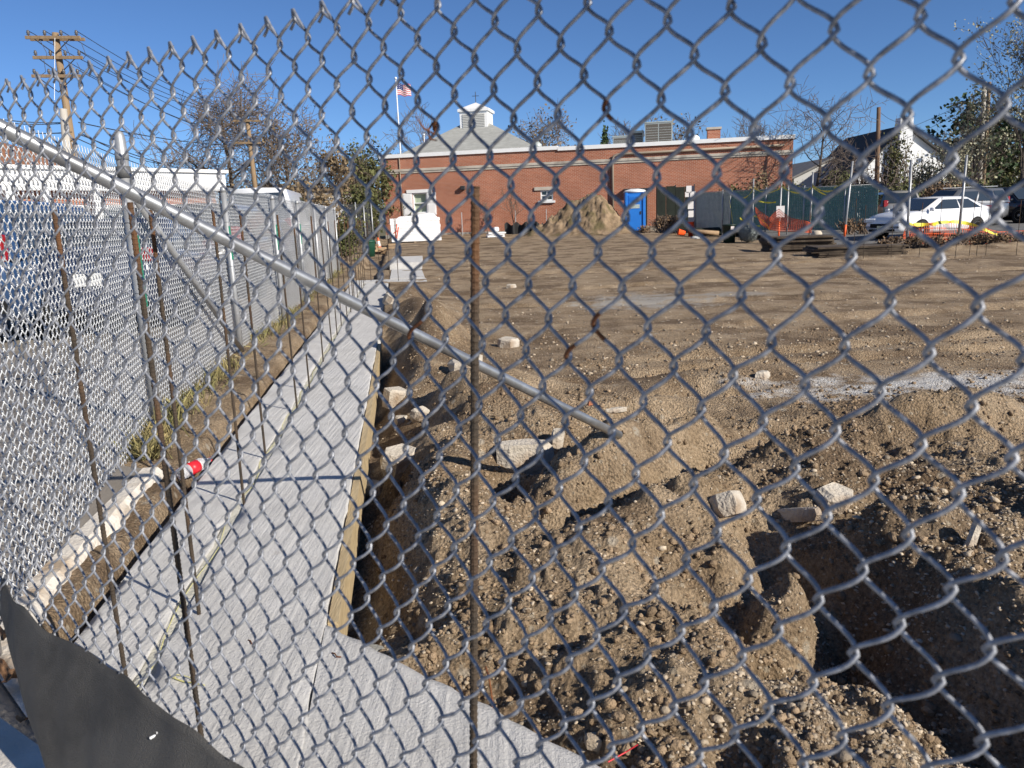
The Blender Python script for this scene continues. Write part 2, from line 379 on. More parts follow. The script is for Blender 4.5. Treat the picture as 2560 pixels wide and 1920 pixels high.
# weathered kerb edge facing the footing
M_kerb = mat('kerb_concrete', (0.60, 0.54, 0.46), (0.70, 0.65, 0.57), 14, 0.9, bump=0.5, bscale=50, c3=(0.38, 0.29, 0.2), s3=5)
b_ = MB(); kp = [(-1.93, 4.14), (-1.86, 3.6), (-1.79, 3.1), (-1.71, 2.63), (-1.62, 2.4), (-1.46, 2.16), (-1.2, 1.9)]
prof = []
for i in range(len(kp)-1):
    a = Vector((*kp[i], 0)); c = Vector((*kp[i+1], 0)); nrm = Vector((-(c-a).y, (c-a).x, 0)).normalized()
    n_ = 7
    for j in range(n_):
        p = a.lerp(c, j/n_); prof.append((p, nrm))
vs = []; fs = []
for k, (p, nr) in enumerate(prof):
    j = random.uniform(-.006, .006); t = random.uniform(-.004, .004)
    vs += [p - nr*0.10 + Vector((0, 0, .083)), p + nr*(-0.022+j) + Vector((0, 0, .086+t)), p + nr*(j) + Vector((0, 0, .062+t)), p + nr*(0.012+j*2) + Vector((0, 0, .0)), p + nr*0.01 + Vector((0, 0, -.28))]
for k in range(len(prof)-1):
    for q in range(4): a = k*5+q; fs.append((a, a+1, a+6, a+5))
b_.add(vs, fs); tag(b_.build('kerb', M_kerb), kind='structure')

# ---------------------------------------------------------------- concrete footing
def concrete_mat():
    M = bpy.data.materials.new('fresh_concrete'); M.use_nodes = True; n = M.node_tree.nodes; l = M.node_tree.links; b = n['Principled BSDF']
    b.inputs['Roughness'].default_value = 0.85; b.inputs['Specular IOR Level'].default_value = 0.25
    tc = n.new('ShaderNodeTexCoord'); mp = n.new('ShaderNodeMapping'); l.new(tc.outputs['Object'], mp.inputs[0]); mp.inputs['Rotation'].default_value = (0, 0, R(-8)); mp.inputs['Scale'].default_value = (1, 0.035, 1)
    s = n.new('ShaderNodeTexNoise'); s.inputs['Scale'].default_value = 42; s.inputs['Detail'].default_value = 5; l.new(mp.outputs[0], s.inputs['Vector'])
    t = n.new('ShaderNodeTexNoise'); t.inputs['Scale'].default_value = 5; t.inputs['Detail'].default_value = 9; t.inputs['Roughness'].default_value = 0.7; l.new(tc.outputs['Object'], t.inputs['Vector'])
    r = n.new('ShaderNodeValToRGB'); e = r.color_ramp.elements; e[0].position = 0.30; e[1].position = 0.62; e[0].color = (0.49, 0.475, 0.45, 1); e[1].color = (0.61, 0.595, 0.57, 1); l.new(t.outputs['Fac'], r.inputs[0])
    # thin spilled-soil stains
    t2 = n.new('ShaderNodeTexNoise'); t2.inputs['Scale'].default_value = 2.3; t2.inputs['Detail'].default_value = 10; t2.inputs['Roughness'].default_value = 0.75; l.new(tc.outputs['Object'], t2.inputs['Vector'])
    r2 = n.new('ShaderNodeValToRGB'); e = r2.color_ramp.elements; e[0].position = 0.66; e[1].position = 0.86; e[0].color = (0, 0, 0, 1); e[1].color = (.8, .8, .8, 1); l.new(t2.outputs['Fac'], r2.inputs[0])
    mx = n.new('ShaderNodeMixRGB'); l.new(r2.outputs[0], mx.inputs[0]); l.new(r.outputs[0], mx.inputs[1]); mx.inputs[2].default_value = (0.33, 0.25, 0.17, 1)
    l.new(mx.outputs[0], b.inputs['Base Color'])
    f = n.new('ShaderNodeTexNoise'); f.inputs['Scale'].default_value = 90; f.inputs['Detail'].default_value = 6; f.inputs['Roughness'].default_value = 0.7; l.new(tc.outputs['Object'], f.inputs['Vector'])
    a = n.new('ShaderNodeMath'); a.operation = 'MULTIPLY_ADD'; l.new(s.outputs['Fac'], a.inputs[0]); a.inputs[1].default_value = 1.3; l.new(f.outputs['Fac'], a.inputs[2])
    bp = n.new('ShaderNodeBump'); bp.inputs['Strength'].default_value = 0.85; bp.inputs['Distance'].default_value = 0.008; l.new(a.outputs[0], bp.inputs['Height']); l.new(bp.outputs[0], b.inputs['Normal'])
    return M
M_conc = concrete_mat()
foot = thing('concrete_footing', 'long fresh pale grey concrete wall footing beside the dirt lot', 'footing', (-1.0, 2.4, -0.3))
def near_y(x): return 1.95 - 0.889*(x+1.15)
def strip(name, fl, fr, ztop, y1, rag=0.004, ny=150, nx=11, rough=0.002, mats=None):
    V = np.zeros((ny, nx+2, 3))
    for i in range(ny):
        s = (i/(ny-1))**1.7
        for k in range(nx+2):
            kk = min(max(k-1, 0), nx-1); t = 0.0 if kk == 0 else 1.0 if kk == nx-1 else 0.012+0.976*(kk-1)/(nx-3)
            y0 = near_y(fl(2.1)*(1-t)+fr(1.8)*t); y = y0+(y1-y0)*s; x = fl(y)*(1-t)+fr(y)*t
            z = ztop
            V[i, k] = (x, y, z)
    yy = V[:, :, 1]; xx = V[:, :, 0]
    V[:, :, 2] += rough*2*fbm(xx, yy, 0.25, 4)*2
    V[:, 0:2, 0] += rag*3*fbm(yy[:, 0:1]*1.0, yy[:, 0:1]*0+3, 0.12, 3); V[:, -2:, 0] += rag*3*fbm(yy[:, -1:], yy[:, -1:]*0+9, 0.12, 3)
    V[:, 1, 2] -= rag*np.abs(fbm(yy[:, 1], yy[:, 1]*0+5, 0.05, 2)); V[:, -2, 2] -= rag*np.abs(fbm(yy[:, -2], yy[:, -2]*0+6, 0.05, 2))
    V[:, 0, 2] = -0.33; V[:, -1, 2] = -0.33
    W = nx+2; i = np.arange(ny-1)[:, None]*W+np.arange(W-1)[None]; Q = np.stack([i, i+1, i+W+1, i+W], -1).reshape(-1, 4)
    V = V.reshape(-1, 3)-np.array(foot.location)
    return link_mesh(name, mesh_np(name, V, Q, [mats or M_conc]), foot)
strip('slab', xL, lambda y: xK(y)-0.040, 0.0, 17.9)
strip('slab', lambda y: xK(y)+0.008, lambda y: xR(y)-0.004, 0.002, 17.9)
M_key = mat('keyway_concrete', (0.46, 0.445, 0.38), (0.57, 0.55, 0.48), 12, 0.95, bump=0.6, bscale=60)
strip('keyway', lambda y: xK(y)-0.045, lambda y: xK(y)+0.012, -0.010, 17.9, 0.006, rough=0.004, nx=7, mats=M_key)
# pad that turns along the near fence
V = []; na, nt = 26, 60
J0 = Vector((-0.674, 2.50, 0)); J1 = Vector((-0.531, 1.405, 0)); dd = Vector((0.747, -0.664, 0))
for i in range(na):
    for j in range(nt):
        a = i/(na-1); p = J0.lerp(J1, a)+dd*(j/(nt-1)*2.8)
        if i == 0: p = p + Vector((0.664, 0.747, 0))*(random.uniform(-.006, .006)+0.004*math.sin(j*1.7))
        z = 0.001 + random.uniform(-.0012, .0012) - (0.006 if i == 0 else 0)
        V.append((p.x, p.y, z))
V = np.array(V); n0 = len(V)
sk = V[:nt].copy(); sk[:, 2] = -0.3; V = np.concatenate([V, sk])
i = np.arange(na-1)[:, None]*nt+np.arange(nt-1)[None]; Q = np.stack([i, i+nt, i+nt+1, i+1], -1).reshape(-1, 4)
Q2 = np.array([(k, k+1, n0+k+1, n0+k) for k in range(nt-1)]); Q = np.concatenate([Q, Q2])
link_mesh('corner_pad', mesh_np('corner_pad', V-np.array(foot.location), Q, [M_conc]), foot)
# far end: cross strip and stepped strip
def poly_block(name, pts, z0, z1, parent, m_, top_off=None):
    b = MB(); b.prism(pts, 'z', z0, z1); return b.build(name, m_, parent, world=True)
poly_block('cross_slab', [(-3.75, 18.0), (-2.60, 17.92), (-1.80, 17.6), (-1.92, 18.6), (-3.8, 18.75)], -0.3, 0.012, foot, M_conc)
poly_block('slab', [(-2.78, 18.7), (-1.95, 18.62), (-2.42, 22.3), (-3.25, 22.3)], -0.3, 0.03, foot, M_conc)
poly_block('step_slab', [(-3.30, 22.32), (-2.40, 22.32), (-2.78, 26.2), (-3.75, 26.3)], -0.3, 0.20, foot, M_conc)
# hardened mortar crumbs at the corner
# wooden form boards along the trench side
M_wood = mat('form_timber', (0.36, 0.27, 0.15), (0.50, 0.39, 0.23), 6, 0.8, bump=0.4, bscale=30, stretch=(8, 0.6, 8))
for k, (ya, yb, zt, lab) in enumerate(((2.52, 4.35, -0.010, 'yellow timber form board beside the footing corner, nearest its corner pad'), (4.37, 6.5, -0.016, 'yellow timber form board along the footing, middle one of three'), (6.52, 8.9, -0.012, 'yellow timber form board along the footing, farthest from its corner pad'))):
    b = MB()
    T = Matrix.Translation((xR((ya+yb)/2)+0.021, (ya+yb)/2, zt-0.095)) @ Matrix.Rotation(math.atan(TILT), 4, 'Z')
    L = (yb-ya)/2/math.cos(math.atan(TILT)); b.box((-0.018, -L, -0.095), (0.018, L, 0.095), T)
    o = b.build('form_board', M_wood); tag(o, lab, 'board', 'form boards along the footing')
# mason string lying along the keyway
M_str = mat('yellow_string', (0.60, 0.56, 0.22), None, rough=0.8)
b = MB(); pts = []
for i in range(60):
    y = 2.05+i*0.13; pts.append((xK(y)-0.02+0.018*math.sin(i*0.9)+random.uniform(-.008, .008), y, -0.004 if 2.3 < y else 0.006))
b.S().tube(pts, 0.0016, 4); tag(b.build('mason_string', M_str), 'thin yellow string lying in the groove of the footing', 'string')
b = MB(); c = Vector((-1.02, 2.12, 0.006)); pts = [c+Vector((0.035*math.cos(t*1.3)*(1+t*.18), 0.05*math.sin(t*.9)+t*.012, 0.002*t % .006)) for t in np.linspace(0, 7, 50)]
b.S().tube(pts, 0.0016, 4); tag(b.build('mason_string', M_str), 'tangled curl of yellow string on the concrete near the corner', 'string')
# ================================================================ near chain-link fence
def wire_mat(nm='galvanised_wire', k0=(0.17, 0.18, 0.205), k1=(0.34, 0.35, 0.38)):
    M = bpy.data.materials.new(nm); M.use_nodes = True; n = M.node_tree.nodes; l = M.node_tree.links; b = n['Principled BSDF']
    b.inputs['Metallic'].default_value = 0.25; b.inputs['Roughness'].default_value = 0.45
    tc = n.new('ShaderNodeTexCoord'); t = n.new('ShaderNodeTexNoise'); t.inputs['Scale'].default_value = 110; t.inputs['Detail'].default_value = 4; l.new(tc.outputs['Object'], t.inputs['Vector'])
    r = n.new('ShaderNodeValToRGB'); e = r.color_ramp.elements; e[0].position = 0.35; e[1].position = 0.65; e[0].color = (*k0, 1); e[1].color = (*k1, 1); l.new(t.outputs['Fac'], r.inputs[0]); l.new(r.outputs[0], b.inputs['Base Color'])
    bp = n.new('ShaderNodeBump'); bp.inputs['Strength'].default_value = 0.5; bp.inputs['Distance'].default_value = 0.002; l.new(t.outputs['Fac'], bp.inputs['Height']); l.new(bp.outputs[0], b.inputs['Normal'])
    return M
M_wire = wire_mat(); M_wire2 = wire_mat('bright_wire', (0.46, 0.47, 0.48), (0.64, 0.65, 0.66))
M_pipe = mat('galvanised_pipe', (0.34, 0.345, 0.35), (0.47, 0.475, 0.48), 18, 0.38, metal=0.75, c3=(0.28, 0.28, 0.285), s3=6, stretch=(1, 1, 1))
M_rust = mat('rust', (0.10, 0.035, 0.015), (0.22, 0.085, 0.03), 60, 0.9, bump=0.4, bscale=200)
SC = 0.071; FW_ = 0.43935
_ug = np.linspace(-40, 75, 1151); _q = np.clip((_ug-30)/30, -1.15, 1.1)
_t = -0.68477 - 0.16053*_q + 0.03876*_q**2 + 0.13322*_q**3
_cx = np.concatenate([[0], np.cumsum(np.cos((_t[1:]+_t[:-1])/2)*0.1*FW_)]); _cy = np.concatenate([[0], np.cumsum(np.sin((_t[1:]+_t[:-1])/2)*0.1*FW_)])
_cx -= np.interp(30, _ug, _cx); _cy -= np.interp(30, _ug, _cy)
def fence(u, v, n=0.0):
    """point on the near fence: u half-diamonds along, v half-diamonds down, n metres towards the street"""
    u = np.asarray(u, float); v = np.asarray(v, float); n = np.asarray(n, float)
    tt = np.interp(u, _ug, _t); q = np.clip((u-30)/30, -1.6, 1.2)
    vv = np.minimum(v, 28.0); le = -0.93511*v/20 - 0.36993*(vv/20)**2
    x = (-3.31897+np.interp(u, _ug, _cx)-np.sin(tt)*le)*SC; y = (16.08593+np.interp(u, _ug, _cy)+np.cos(tt)*le)*SC
    z = (3.98592-0.5*v-0.1617*q+0.07424*q*q)*SC + EYE
    return np.stack([x+np.sin(tt)*n, y-np.cos(tt)*n, z], -1)
def vmax_at(u): return 41 if u > 8 else max(31.0, 31.5+(u+1.2)*1.05)
def tube_np(P, r, n=6):
    P = np.asarray(P); k = len(P); T = np.gradient(P, axis=0); T /= np.linalg.norm(T, axis=1)[:, None]+1e-12
    a = np.cross(T, np.array([0.57, 0.82, 0.05])); a /= np.linalg.norm(a, axis=1)[:, None]+1e-9; b = np.cross(a, T)
    q = np.arange(n)*2*np.pi/n; rr = np.broadcast_to(np.asarray(r, float), (k,))[:, None, None]
    V = P[:, None, :] + rr*(a[:, None, :]*np.cos(q)[None, :, None] + b[:, None, :]*np.sin(q)[None, :, None])
    i = np.arange(k-1)[:, None]*n; j = np.arange(n)[None]; jj = (j+1) % n
    Q = np.stack([i+j, i+jj, i+n+jj, i+n+j], -1).reshape(-1, 4)
    return V.reshape(-1, 3), Q
_jit = np.random.default_rng(3).normal(0, 1, (160, 70, 3))
def jit(u, v): j = _jit[int(u)+45, int(v)+2]; return j[0]*0.035, j[1]*0.035, j[2]*0.0008
nf = thing('chain_link_fence', 'galvanised chain link fence close up with open twisted top edge', 'fence', tuple(fence(20, 41)))
OFF = np.array(nf.location)
DEL = 0.105; AF, AB = 0.0062, 0.0046; WR = 0.00215
for k in range(-26, 64):
    vm = int(vmax_at(k)); us = []; vs_ = []; ns = []
    tip = (k % 2 == 0)                       # strand starts at a tip on its left (even) or on its right (odd)
    # bent-over end at the tip
    if tip:
        e_u = np.array([k-0.42, k-0.20, k-0.04, k+0.03]); e_v = np.array([0.44, 0.20, -0.10, -0.12]); e_n = np.array([-0.004, -0.005, -0.004, 0.0])
    else:
        e_u = np.array([k+1.86, k+1.42, k+1.09, k+0.96]); e_v = np.array([0.64, 0.18, -0.22, -0.24]); e_n = np.array([0.0020, 0.0030, 0.0030, 0.002])
    us += list(e_u); vs_ += list(e_v); ns += list(e_n)
    m_ = 9
    for j in range(0, vm):
        la = (k+j) % 2 == 0
        ju0, jv0, jn0 = jit(k if la else k+1, j); ju1, jv1, jn1 = jit(k+1 if la else k, j+1)
        ua = (k-DEL if la else k+1+DEL)+ju0; ub = (k+1+DEL if la else k-DEL)+ju1
        t = np.arange(m_)/m_
        if j == 0: t = t[1:]
        s = t - 0.50/(2*np.pi)*np.sin(2*np.pi*t)
        dep = np.sin(np.pi*t)**0.75
        us += list(ua+(ub-ua)*s); vs_ += list(j+jv0+(1+jv1-jv0)*t)
        ns += list((-AB if la else AF)*dep + jn0*(1-t)+jn1*t)
    P = fence(np.array(us), np.array(vs_), np.array(ns))
    V, Q = tube_np(P-OFF, WR*(1+0.05*np.sin(np.arange(len(P))*0.7+k)), 7)
    link_mesh('wire', mesh_np('wire', V, Q, [M_wire], smooth=True), nf)
# rusted spots on some links and a leftover tie
for (u, v0, v1) in ((37, 4.72, 5.1), (45, 4.75, 5.3), (36, 11.3, 12.0), (45, 10.6, 11.4), (44.2, 11.55, 12.0)):
    k = int(math.floor(u)); b = MB(); pts = []
    vv = np.linspace(v0, v1, 8); la = (k+int(v0)) % 2 == 0
    for v in vv:
        t = v-math.floor(v); s = t-0.50/(2*np.pi)*math.sin(2*math.pi*t); j = int(math.floor(v)); lft = (k+j) % 2 == 0
        ju0, jv0, jn0 = jit(k if lft else k+1, j); ju1, jv1, jn1 = jit(k+1 if lft else k, j+1)
        ua = (k-DEL if lft else k+1+DEL)+ju0; ub = (k+1+DEL if lft else k-DEL)+ju1
        pts.append(fence(ua+(ub-ua)*s, j+jv0+(1+jv1-jv0)*t, (-AB if lft else AF)*math.sin(math.pi*t)**0.75+jn0*(1-t)+jn1*t))
    V, Q = tube_np(np.array(pts)-OFF, 0.0024, 7); link_mesh('rust_patch', mesh_np('rust_patch', V, Q, [M_rust], smooth=True), nf)
c0 = fence(37, 5, 0.003); b = MB()
b.tube([c0+np.array(q)*0.012 for q in ((-1.7, 0, 1.5), (-0.9, -0.2, 0.3), (0.1, -0.5, -0.3), (0.5, 0, 0.6), (0, 0.4, 0.9), (-0.5, 0, 0.1), (-0.3, -0.5, -0.8), (0.35, -0.2, -0.9))], [0.0005, 0.0012, 0.0014, 0.0014, 0.0014, 0.0014, 0.0012, 0.0009], 6)
b.build('broken_tie', M_rust, nf, world=True)
# terminal post at the hidden end of this fence
b = MB(); pc = fence(-25.5, 0, -0.035); b.S().tube([(pc[0]-0.03, pc[1]+0.02, z) for z in (-0.1, 1.72)], 0.03, 16); b.build('post', M_pipe, nf, world=True)

# brace pipe: from the terminal post down to the mound in the lot
_z = 0.26
for _ in range(25): bp1 = onz(1548, 1088, _z); _z = 0.6*_z + 0.4*(float(soil_height(np.array([bp1.x]), np.array([bp1.y]))[0])+0.004)
bp1 = onz(1548, 1088, _z); bp0 = Vector((-1.334, 2.20, 1.632)); bp0 = bp0 + (bp0-bp1)*0.09
b = MB(); b.S().tube([bp0.lerp(bp1, t) for t in np.linspace(0, 1, 12)], 0.0212, 24)
o = b.build('brace_pipe', M_pipe); tag(o, 'long galvanised brace pipe slanting down from the fence into the dirt', 'pipe')
# black silt fabric hung on the foot of the fence
M_fab = mat('silt_fabric', (0.034, 0.032, 0.030), (0.060, 0.057, 0.053), 14, 0.6, bump=0.5, bscale=420, c3=(0.085, 0.08, 0.073), s3=2.2, spec=0.5)
fab = thing('silt_fabric', 'black woven silt fabric hung on the foot of the near fence', 'fabric', tuple(fence(10, 36)))
nu, nv = 90, 22; V = np.zeros((nu, nv, 3))
for i in range(nu):
    u = -1.9+i*0.52
    vt = np.interp(u, [-2, 1.6, 6.5, 13.4, 19.3, 24.7, 45], [29.1, 29.8, 30.4, 30.8, 31.3, 31.9, 34.2]) + 0.12*math.sin(i*0.55)
    vb = max(vmax_at(u)+0.35, vt+1.6) if u < 8 else 41.6
    for j in range(nv):
        t = j/(nv-1); v = vt+(vb-vt)*t
        blow = 0.012 + 0.055*math.sin(math.pi*min(t*0.85, 1))*sstep(-2, 8, u) + 0.006*math.sin(u*0.42+t*2) + 0.0015*math.sin(u*1.7-t*6)
        dz_ = ((u-17.7)**2*0.02+(v-32.5)**2*0.5); blow -= 0.014*math.exp(-dz_*1.2)          # pulled in at the tie
        V[i, j] = fence(u, v, blow)
curl = np.linspace(0, 1, 14)[::-1]
for q in range(10): V[q, :, 1] += 0.012*(1-q/10)**2; V[q, 0, 2] += 0.004*math.sin(q)
i = np.arange(nu-1)[:, None]*nv+np.arange(nv-1)[None]; Q = np.stack([i, i+1, i+nv+1, i+nv], -1).reshape(-1, 4)
o = link_mesh('sheet', mesh_np('sheet', V.reshape(-1, 3)-np.array(fab.location), Q, [M_fab], smooth=True), fab)
sm = o.modifiers.new('thick', 'SOLIDIFY'); sm.thickness = 0.0015
b = MB(); c0 = Vector(fence(17.7, 32.5, 0.014)); b.cbox(c0, (0.012, 0.004, 0.007), 0.6); b.tube([c0, c0+Vector((-0.016, -0.006, -0.006))], [0.0018, 0.0026], 6)
b.build('zip_tie', mat('white_plastic', (0.8, 0.8, 0.8), None, rough=0.35), fab, world=True)

# ================================================================ left boundary fence
lf = thing('boundary_fence', 'tall galvanised chain link fence along the footing with posts and a diagonal brace', 'fence', (-2.45, 5.17, 0.0))
LO = np.array(lf.location)
poly = [(-1.62, 2.05), (-1.88, 2.96), (-2.45, 5.17), (-2.93, 8.33), (-3.21, 10.98), (-4.85, 23.0)]
HT = 1.74; PV = 0.0355; PW = 0.0312
def strand(detail, sides, seedv=0, top=HT):
    nv = int(top/PV); us = []; zs = []; ns = []; rg = np.random.default_rng(seedv)
    for j in range(nv):
        la = j % 2 == 0; t = np.arange(detail)/detail; s = t-0.36/(2*np.pi)*np.sin(2*np.pi*t)
        ua = -DEL if la else 1+DEL; ub = 1+DEL if la else -DEL
        us += list(ua+(ub-ua)*s+rg.normal(0, .02, detail)); zs += list(top-(j+t)*PV); ns += list((-0.004 if la else 0.005)*np.sin(np.pi*t)**0.75)
    # twisted barbed top
    us = [0.3, -0.05]+us; zs = [top+0.035, top+0.012]+zs; ns = [0.004, 0.0]+ns
    P = np.stack([np.array(us)*PW, np.array(ns), np.array(zs)], -1)
    return tube_np(P, 0.0026 if sides > 3 else 0.0022, sides)
st_mesh = []
for par in range(2):
    V, Q = strand(5, 5, par)
    if par: V = V-np.array([0, 0, PV])
    st_mesh.append(mesh_np('wire', V, Q, [M_wire2], smooth=True))
Vf0, Qf0 = strand(2, 3)
cnt = 0; farV = []; farQ = []; nfar = 0
for a, c in zip(poly[:-1], poly[1:]):
    a = np.array(a); c = np.array(c); L = np.linalg.norm(c-a); dn = (c-a)/L; ang = math.atan2(dn[1], dn[0])
    for i in range(int(L/PW)):
        p = a+dn*(i*PW)
        if cnt < 298:
            o = link_mesh('wire', st_mesh[cnt % 2], lf, (p[0]-LO[0], p[1]-LO[1], 0.01+0.02*math.sin(cnt*0.02)), (0, 0, ang))
        else:
            V = Vf0.copy()
            if cnt % 2: V[:, 2] -= PV
            cc, ss = math.cos(ang), math.sin(ang)
            W = np.stack([V[:, 0]*cc-V[:, 1]*ss+p[0]-LO[0], V[:, 0]*ss+V[:, 1]*cc+p[1]-LO[1], V[:, 2]], -1)
            farV.append(W); farQ.append(Qf0+nfar); nfar += len(W)
        cnt += 1
o = link_mesh('wire_mesh', mesh_np('wire_mesh', np.concatenate(farV), np.concatenate(farQ), [M_wire2], smooth=True), lf); tag(o, kind='stuff')
M_post = mat('fence_post', (0.33, 0.335, 0.34), (0.42, 0.425, 0.43), 10, 0.5, metal=0.5)
M_green = mat('green_paint', (0.02, 0.16, 0.10), (0.03, 0.20, 0.13), 10, 0.5)
side = Vector((0.97, 0.22, 0))
for i, (x, y, top, r) in enumerate(((-2.45, 5.17, 1.80, 0.036), (-2.92, 8.30, 1.73, 0.030), (-3.20, 10.98, 1.72, 0.030), (-3.57, 13.7, 1.72, 0.030), (-3.93, 16.4, 1.72, 0.030), (-4.30, 19.1, 1.72, 0.030), (-4.66, 21.8, 1.72, 0.030))):
    b = MB(); c = Vector((x, y, 0))+side*0.045
    b.S().tube([c+Vector((0, 0, z)) for z in (-0.2, top)], r, 18); p = b.build('post', M_post, lf, world=True)
    if i == 0:
        b = MB(); b.S().lathe([(0.041, 1.79), (0.041, 1.83), (0.036, 1.84), (0.034, 1.92), (0.026, 1.955), (0.010, 1.965)], (c.x, c.y, 0), 18); b.build('cap', M_post, p, world=True)
        b = MB(); b.S().tube([c+Vector((0.02, 0.02, 1.72)), c+Vector((-0.02, 0.10, 1.70))], 0.02, 10); b.lathe([(0.043, 1.68), (0.043, 1.75)], (c.x, c.y, 0), 18); b.build('clamp', mat('dark_clamp', (0.1, 0.1, 0.1), None, rough=0.6), p, world=True)
    else:
        b = MB(); b.S().lathe([(r*1.08, top-0.03), (r*1.08, top), (r*0.8, top+0.025), (r*0.2, top+0.032)], (c.x, c.y, 0), 16); b.build('cap', M_post, p, world=True)
    if i < 4:
        b = MB(); z0, z1 = (0.86, 1.32) if i == 0 else (1.02, 1.36); n_ = 8; vs = []; fs = []
        for q in range(n_+1):
            a = -0.5 + q/n_*1.5-0.35; dx, dy = math.cos(a)*(r+0.002), math.sin(a)*(r+0.002)
            vs += [(c.x+dx, c.y+dy, z0), (c.x+dx, c.y+dy, z1)]
        for q in range(n_): fs.append((2*q, 2*q+2, 2*q+3, 2*q+1))
        b.add(vs, fs); b.build('green_stripe', M_green, p, world=True)
    for zz in (0.45, 0.95, 1.4):
        b = MB(); b.S().lathe([(r+0.003, zz), (r+0.003, zz+0.006)], (c.x, c.y, 0), 12); b.build('tie_wire', M_wire, p, world=True)
b = MB(); b.S().tube([(-2.40, 5.22, 1.60), (-2.83, 8.22, 0.08)], 0.026, 16); b.build('brace', M_post, lf, world=True)

# ================================================================ rebar dowels
M_rebar = mat('rusty_rebar', (0.030, 0.026, 0.022), (0.085, 0.058, 0.036), 9, 0.8, metal=0.2, bump=0.3, bscale=150, c3=(0.15, 0.066, 0.025), s3=2.6)
def rebar_mesh(L, r, pitch=0.0115, n=10, up=0.0):
    zs = []; rs = []; z = -0.08
    while z < L:
        zs += [z, z+pitch*0.55, z+pitch*0.68, z+pitch*0.87]; rs += [r, r, r*1.13, r*1.13]; z += pitch
    zs.append(L); rs.append(r); P = np.zeros((len(zs), 3)); P[:, 2] = zs
    V, Q = tube_np(P, np.array(rs), n)
    o = len(V); V = np.concatenate([V, [[0, 0, L]]]); Qc = [(o-n+j, o-n+(j+1) % n, o, o) for j in range(n)]
    me = bpy.data.meshes.new('rebar'); me.from_pydata(V.tolist(), [], Q.tolist()+[q[:3] for q in Qc]); me.materials.append(M_rebar)
    me.polygons.foreach_set('use_smooth', np.zeros(len(me.polygons), bool)); me.update(); return me
rb14 = rebar_mesh(1.41, 0.0066)
def rebar(me, x, y, label, group=None, z=0.0, lx=0, ly=0, zs=1.0):
    o = link_mesh('rebar', me, None, (x, y, z), (lx, ly, random.uniform(0, 6))); o.scale = (1, 1, zs)
    return tag(o, label, 'rebar', group)
ra, rc = at(1190, 472, 1.2), at(1185, 1920, 1.2); rd = (ra-rc).normalized(); rbase = ra-rd*1.43
o = rebar(rb14, rbase.x, rbase.y, 'tall ribbed rusty rebar right behind the near fence, crossing the brace pipe', None, rbase.z+0.02); o.rotation_euler = rd.to_track_quat('Z', 'Y').to_euler()
rebar(rb14, -0.853, 1.845, 'dark rusty rebar standing by the corner, rising behind the silt fabric')
rebar(rb14, -1.225, 2.20, 'orange rusted rebar standing on the footing edge near the kerb and fabric')
rebar(rb14, -1.150, 2.597, 'ribbed rebar crossing the fence post, first of the row in the footing groove', None, 0, 0.0, -0.02)
ky = [3.73, 4.49, 5.68, 6.43, 7.77, 8.96, 9.78, 10.55, 11.3, 12.1, 12.9, 13.8, 14.6, 15.5, 16.4, 17.2]
ORD = ['first', 'second', 'third', 'fourth', 'fifth', 'sixth', 'seventh', 'eighth', 'ninth', 'tenth', 'eleventh', 'twelfth', 'thirteenth', 'fourteenth', 'fifteenth', 'sixteenth', 'seventeenth', 'eighteenth']
for i_, y in enumerate(ky): rebar(rb14, xK(y)+random.uniform(-.015, .03), y, 'thin rusty rebar, %s in the footing groove counted from the corner pad' % ORD[i_+1], 'rebar row in the footing', 0, random.uniform(-.008, .008), random.uniform(-.02, .02), random.uniform(.97, 1.02))
for (x, y) in ((-3.3, 18.3), (-3.15, 18.25), (-2.95, 18.35), (-2.5, 18.1), (-3.0, 20.2), (-2.9, 21.0)): rebar(rb14, x, y, 'thin rusty rebar at the far cross strip of the footing', 'far rebar cluster', 0, 0, random.uniform(-.015, .015), random.uniform(.95, 1.0))
for i_, px in enumerate((2128, 2160, 2232, 2300, 2348, 2381, 2428, 2449, 2474, 2532)):
    p = at(px, 640, 19.4); rebar(rb14, p.x, 19.4+random.uniform(-.2, .2), 'thin rebar standing before the sedan netting, %s from the leaning post side' % ORD[i_], 'rebar before the orange netting', float(soil_height(np.array([p.x]), np.array([19.4]))[0])-0.02, 0, random.uniform(-.03, .03), random.uniform(.9, 1.05))
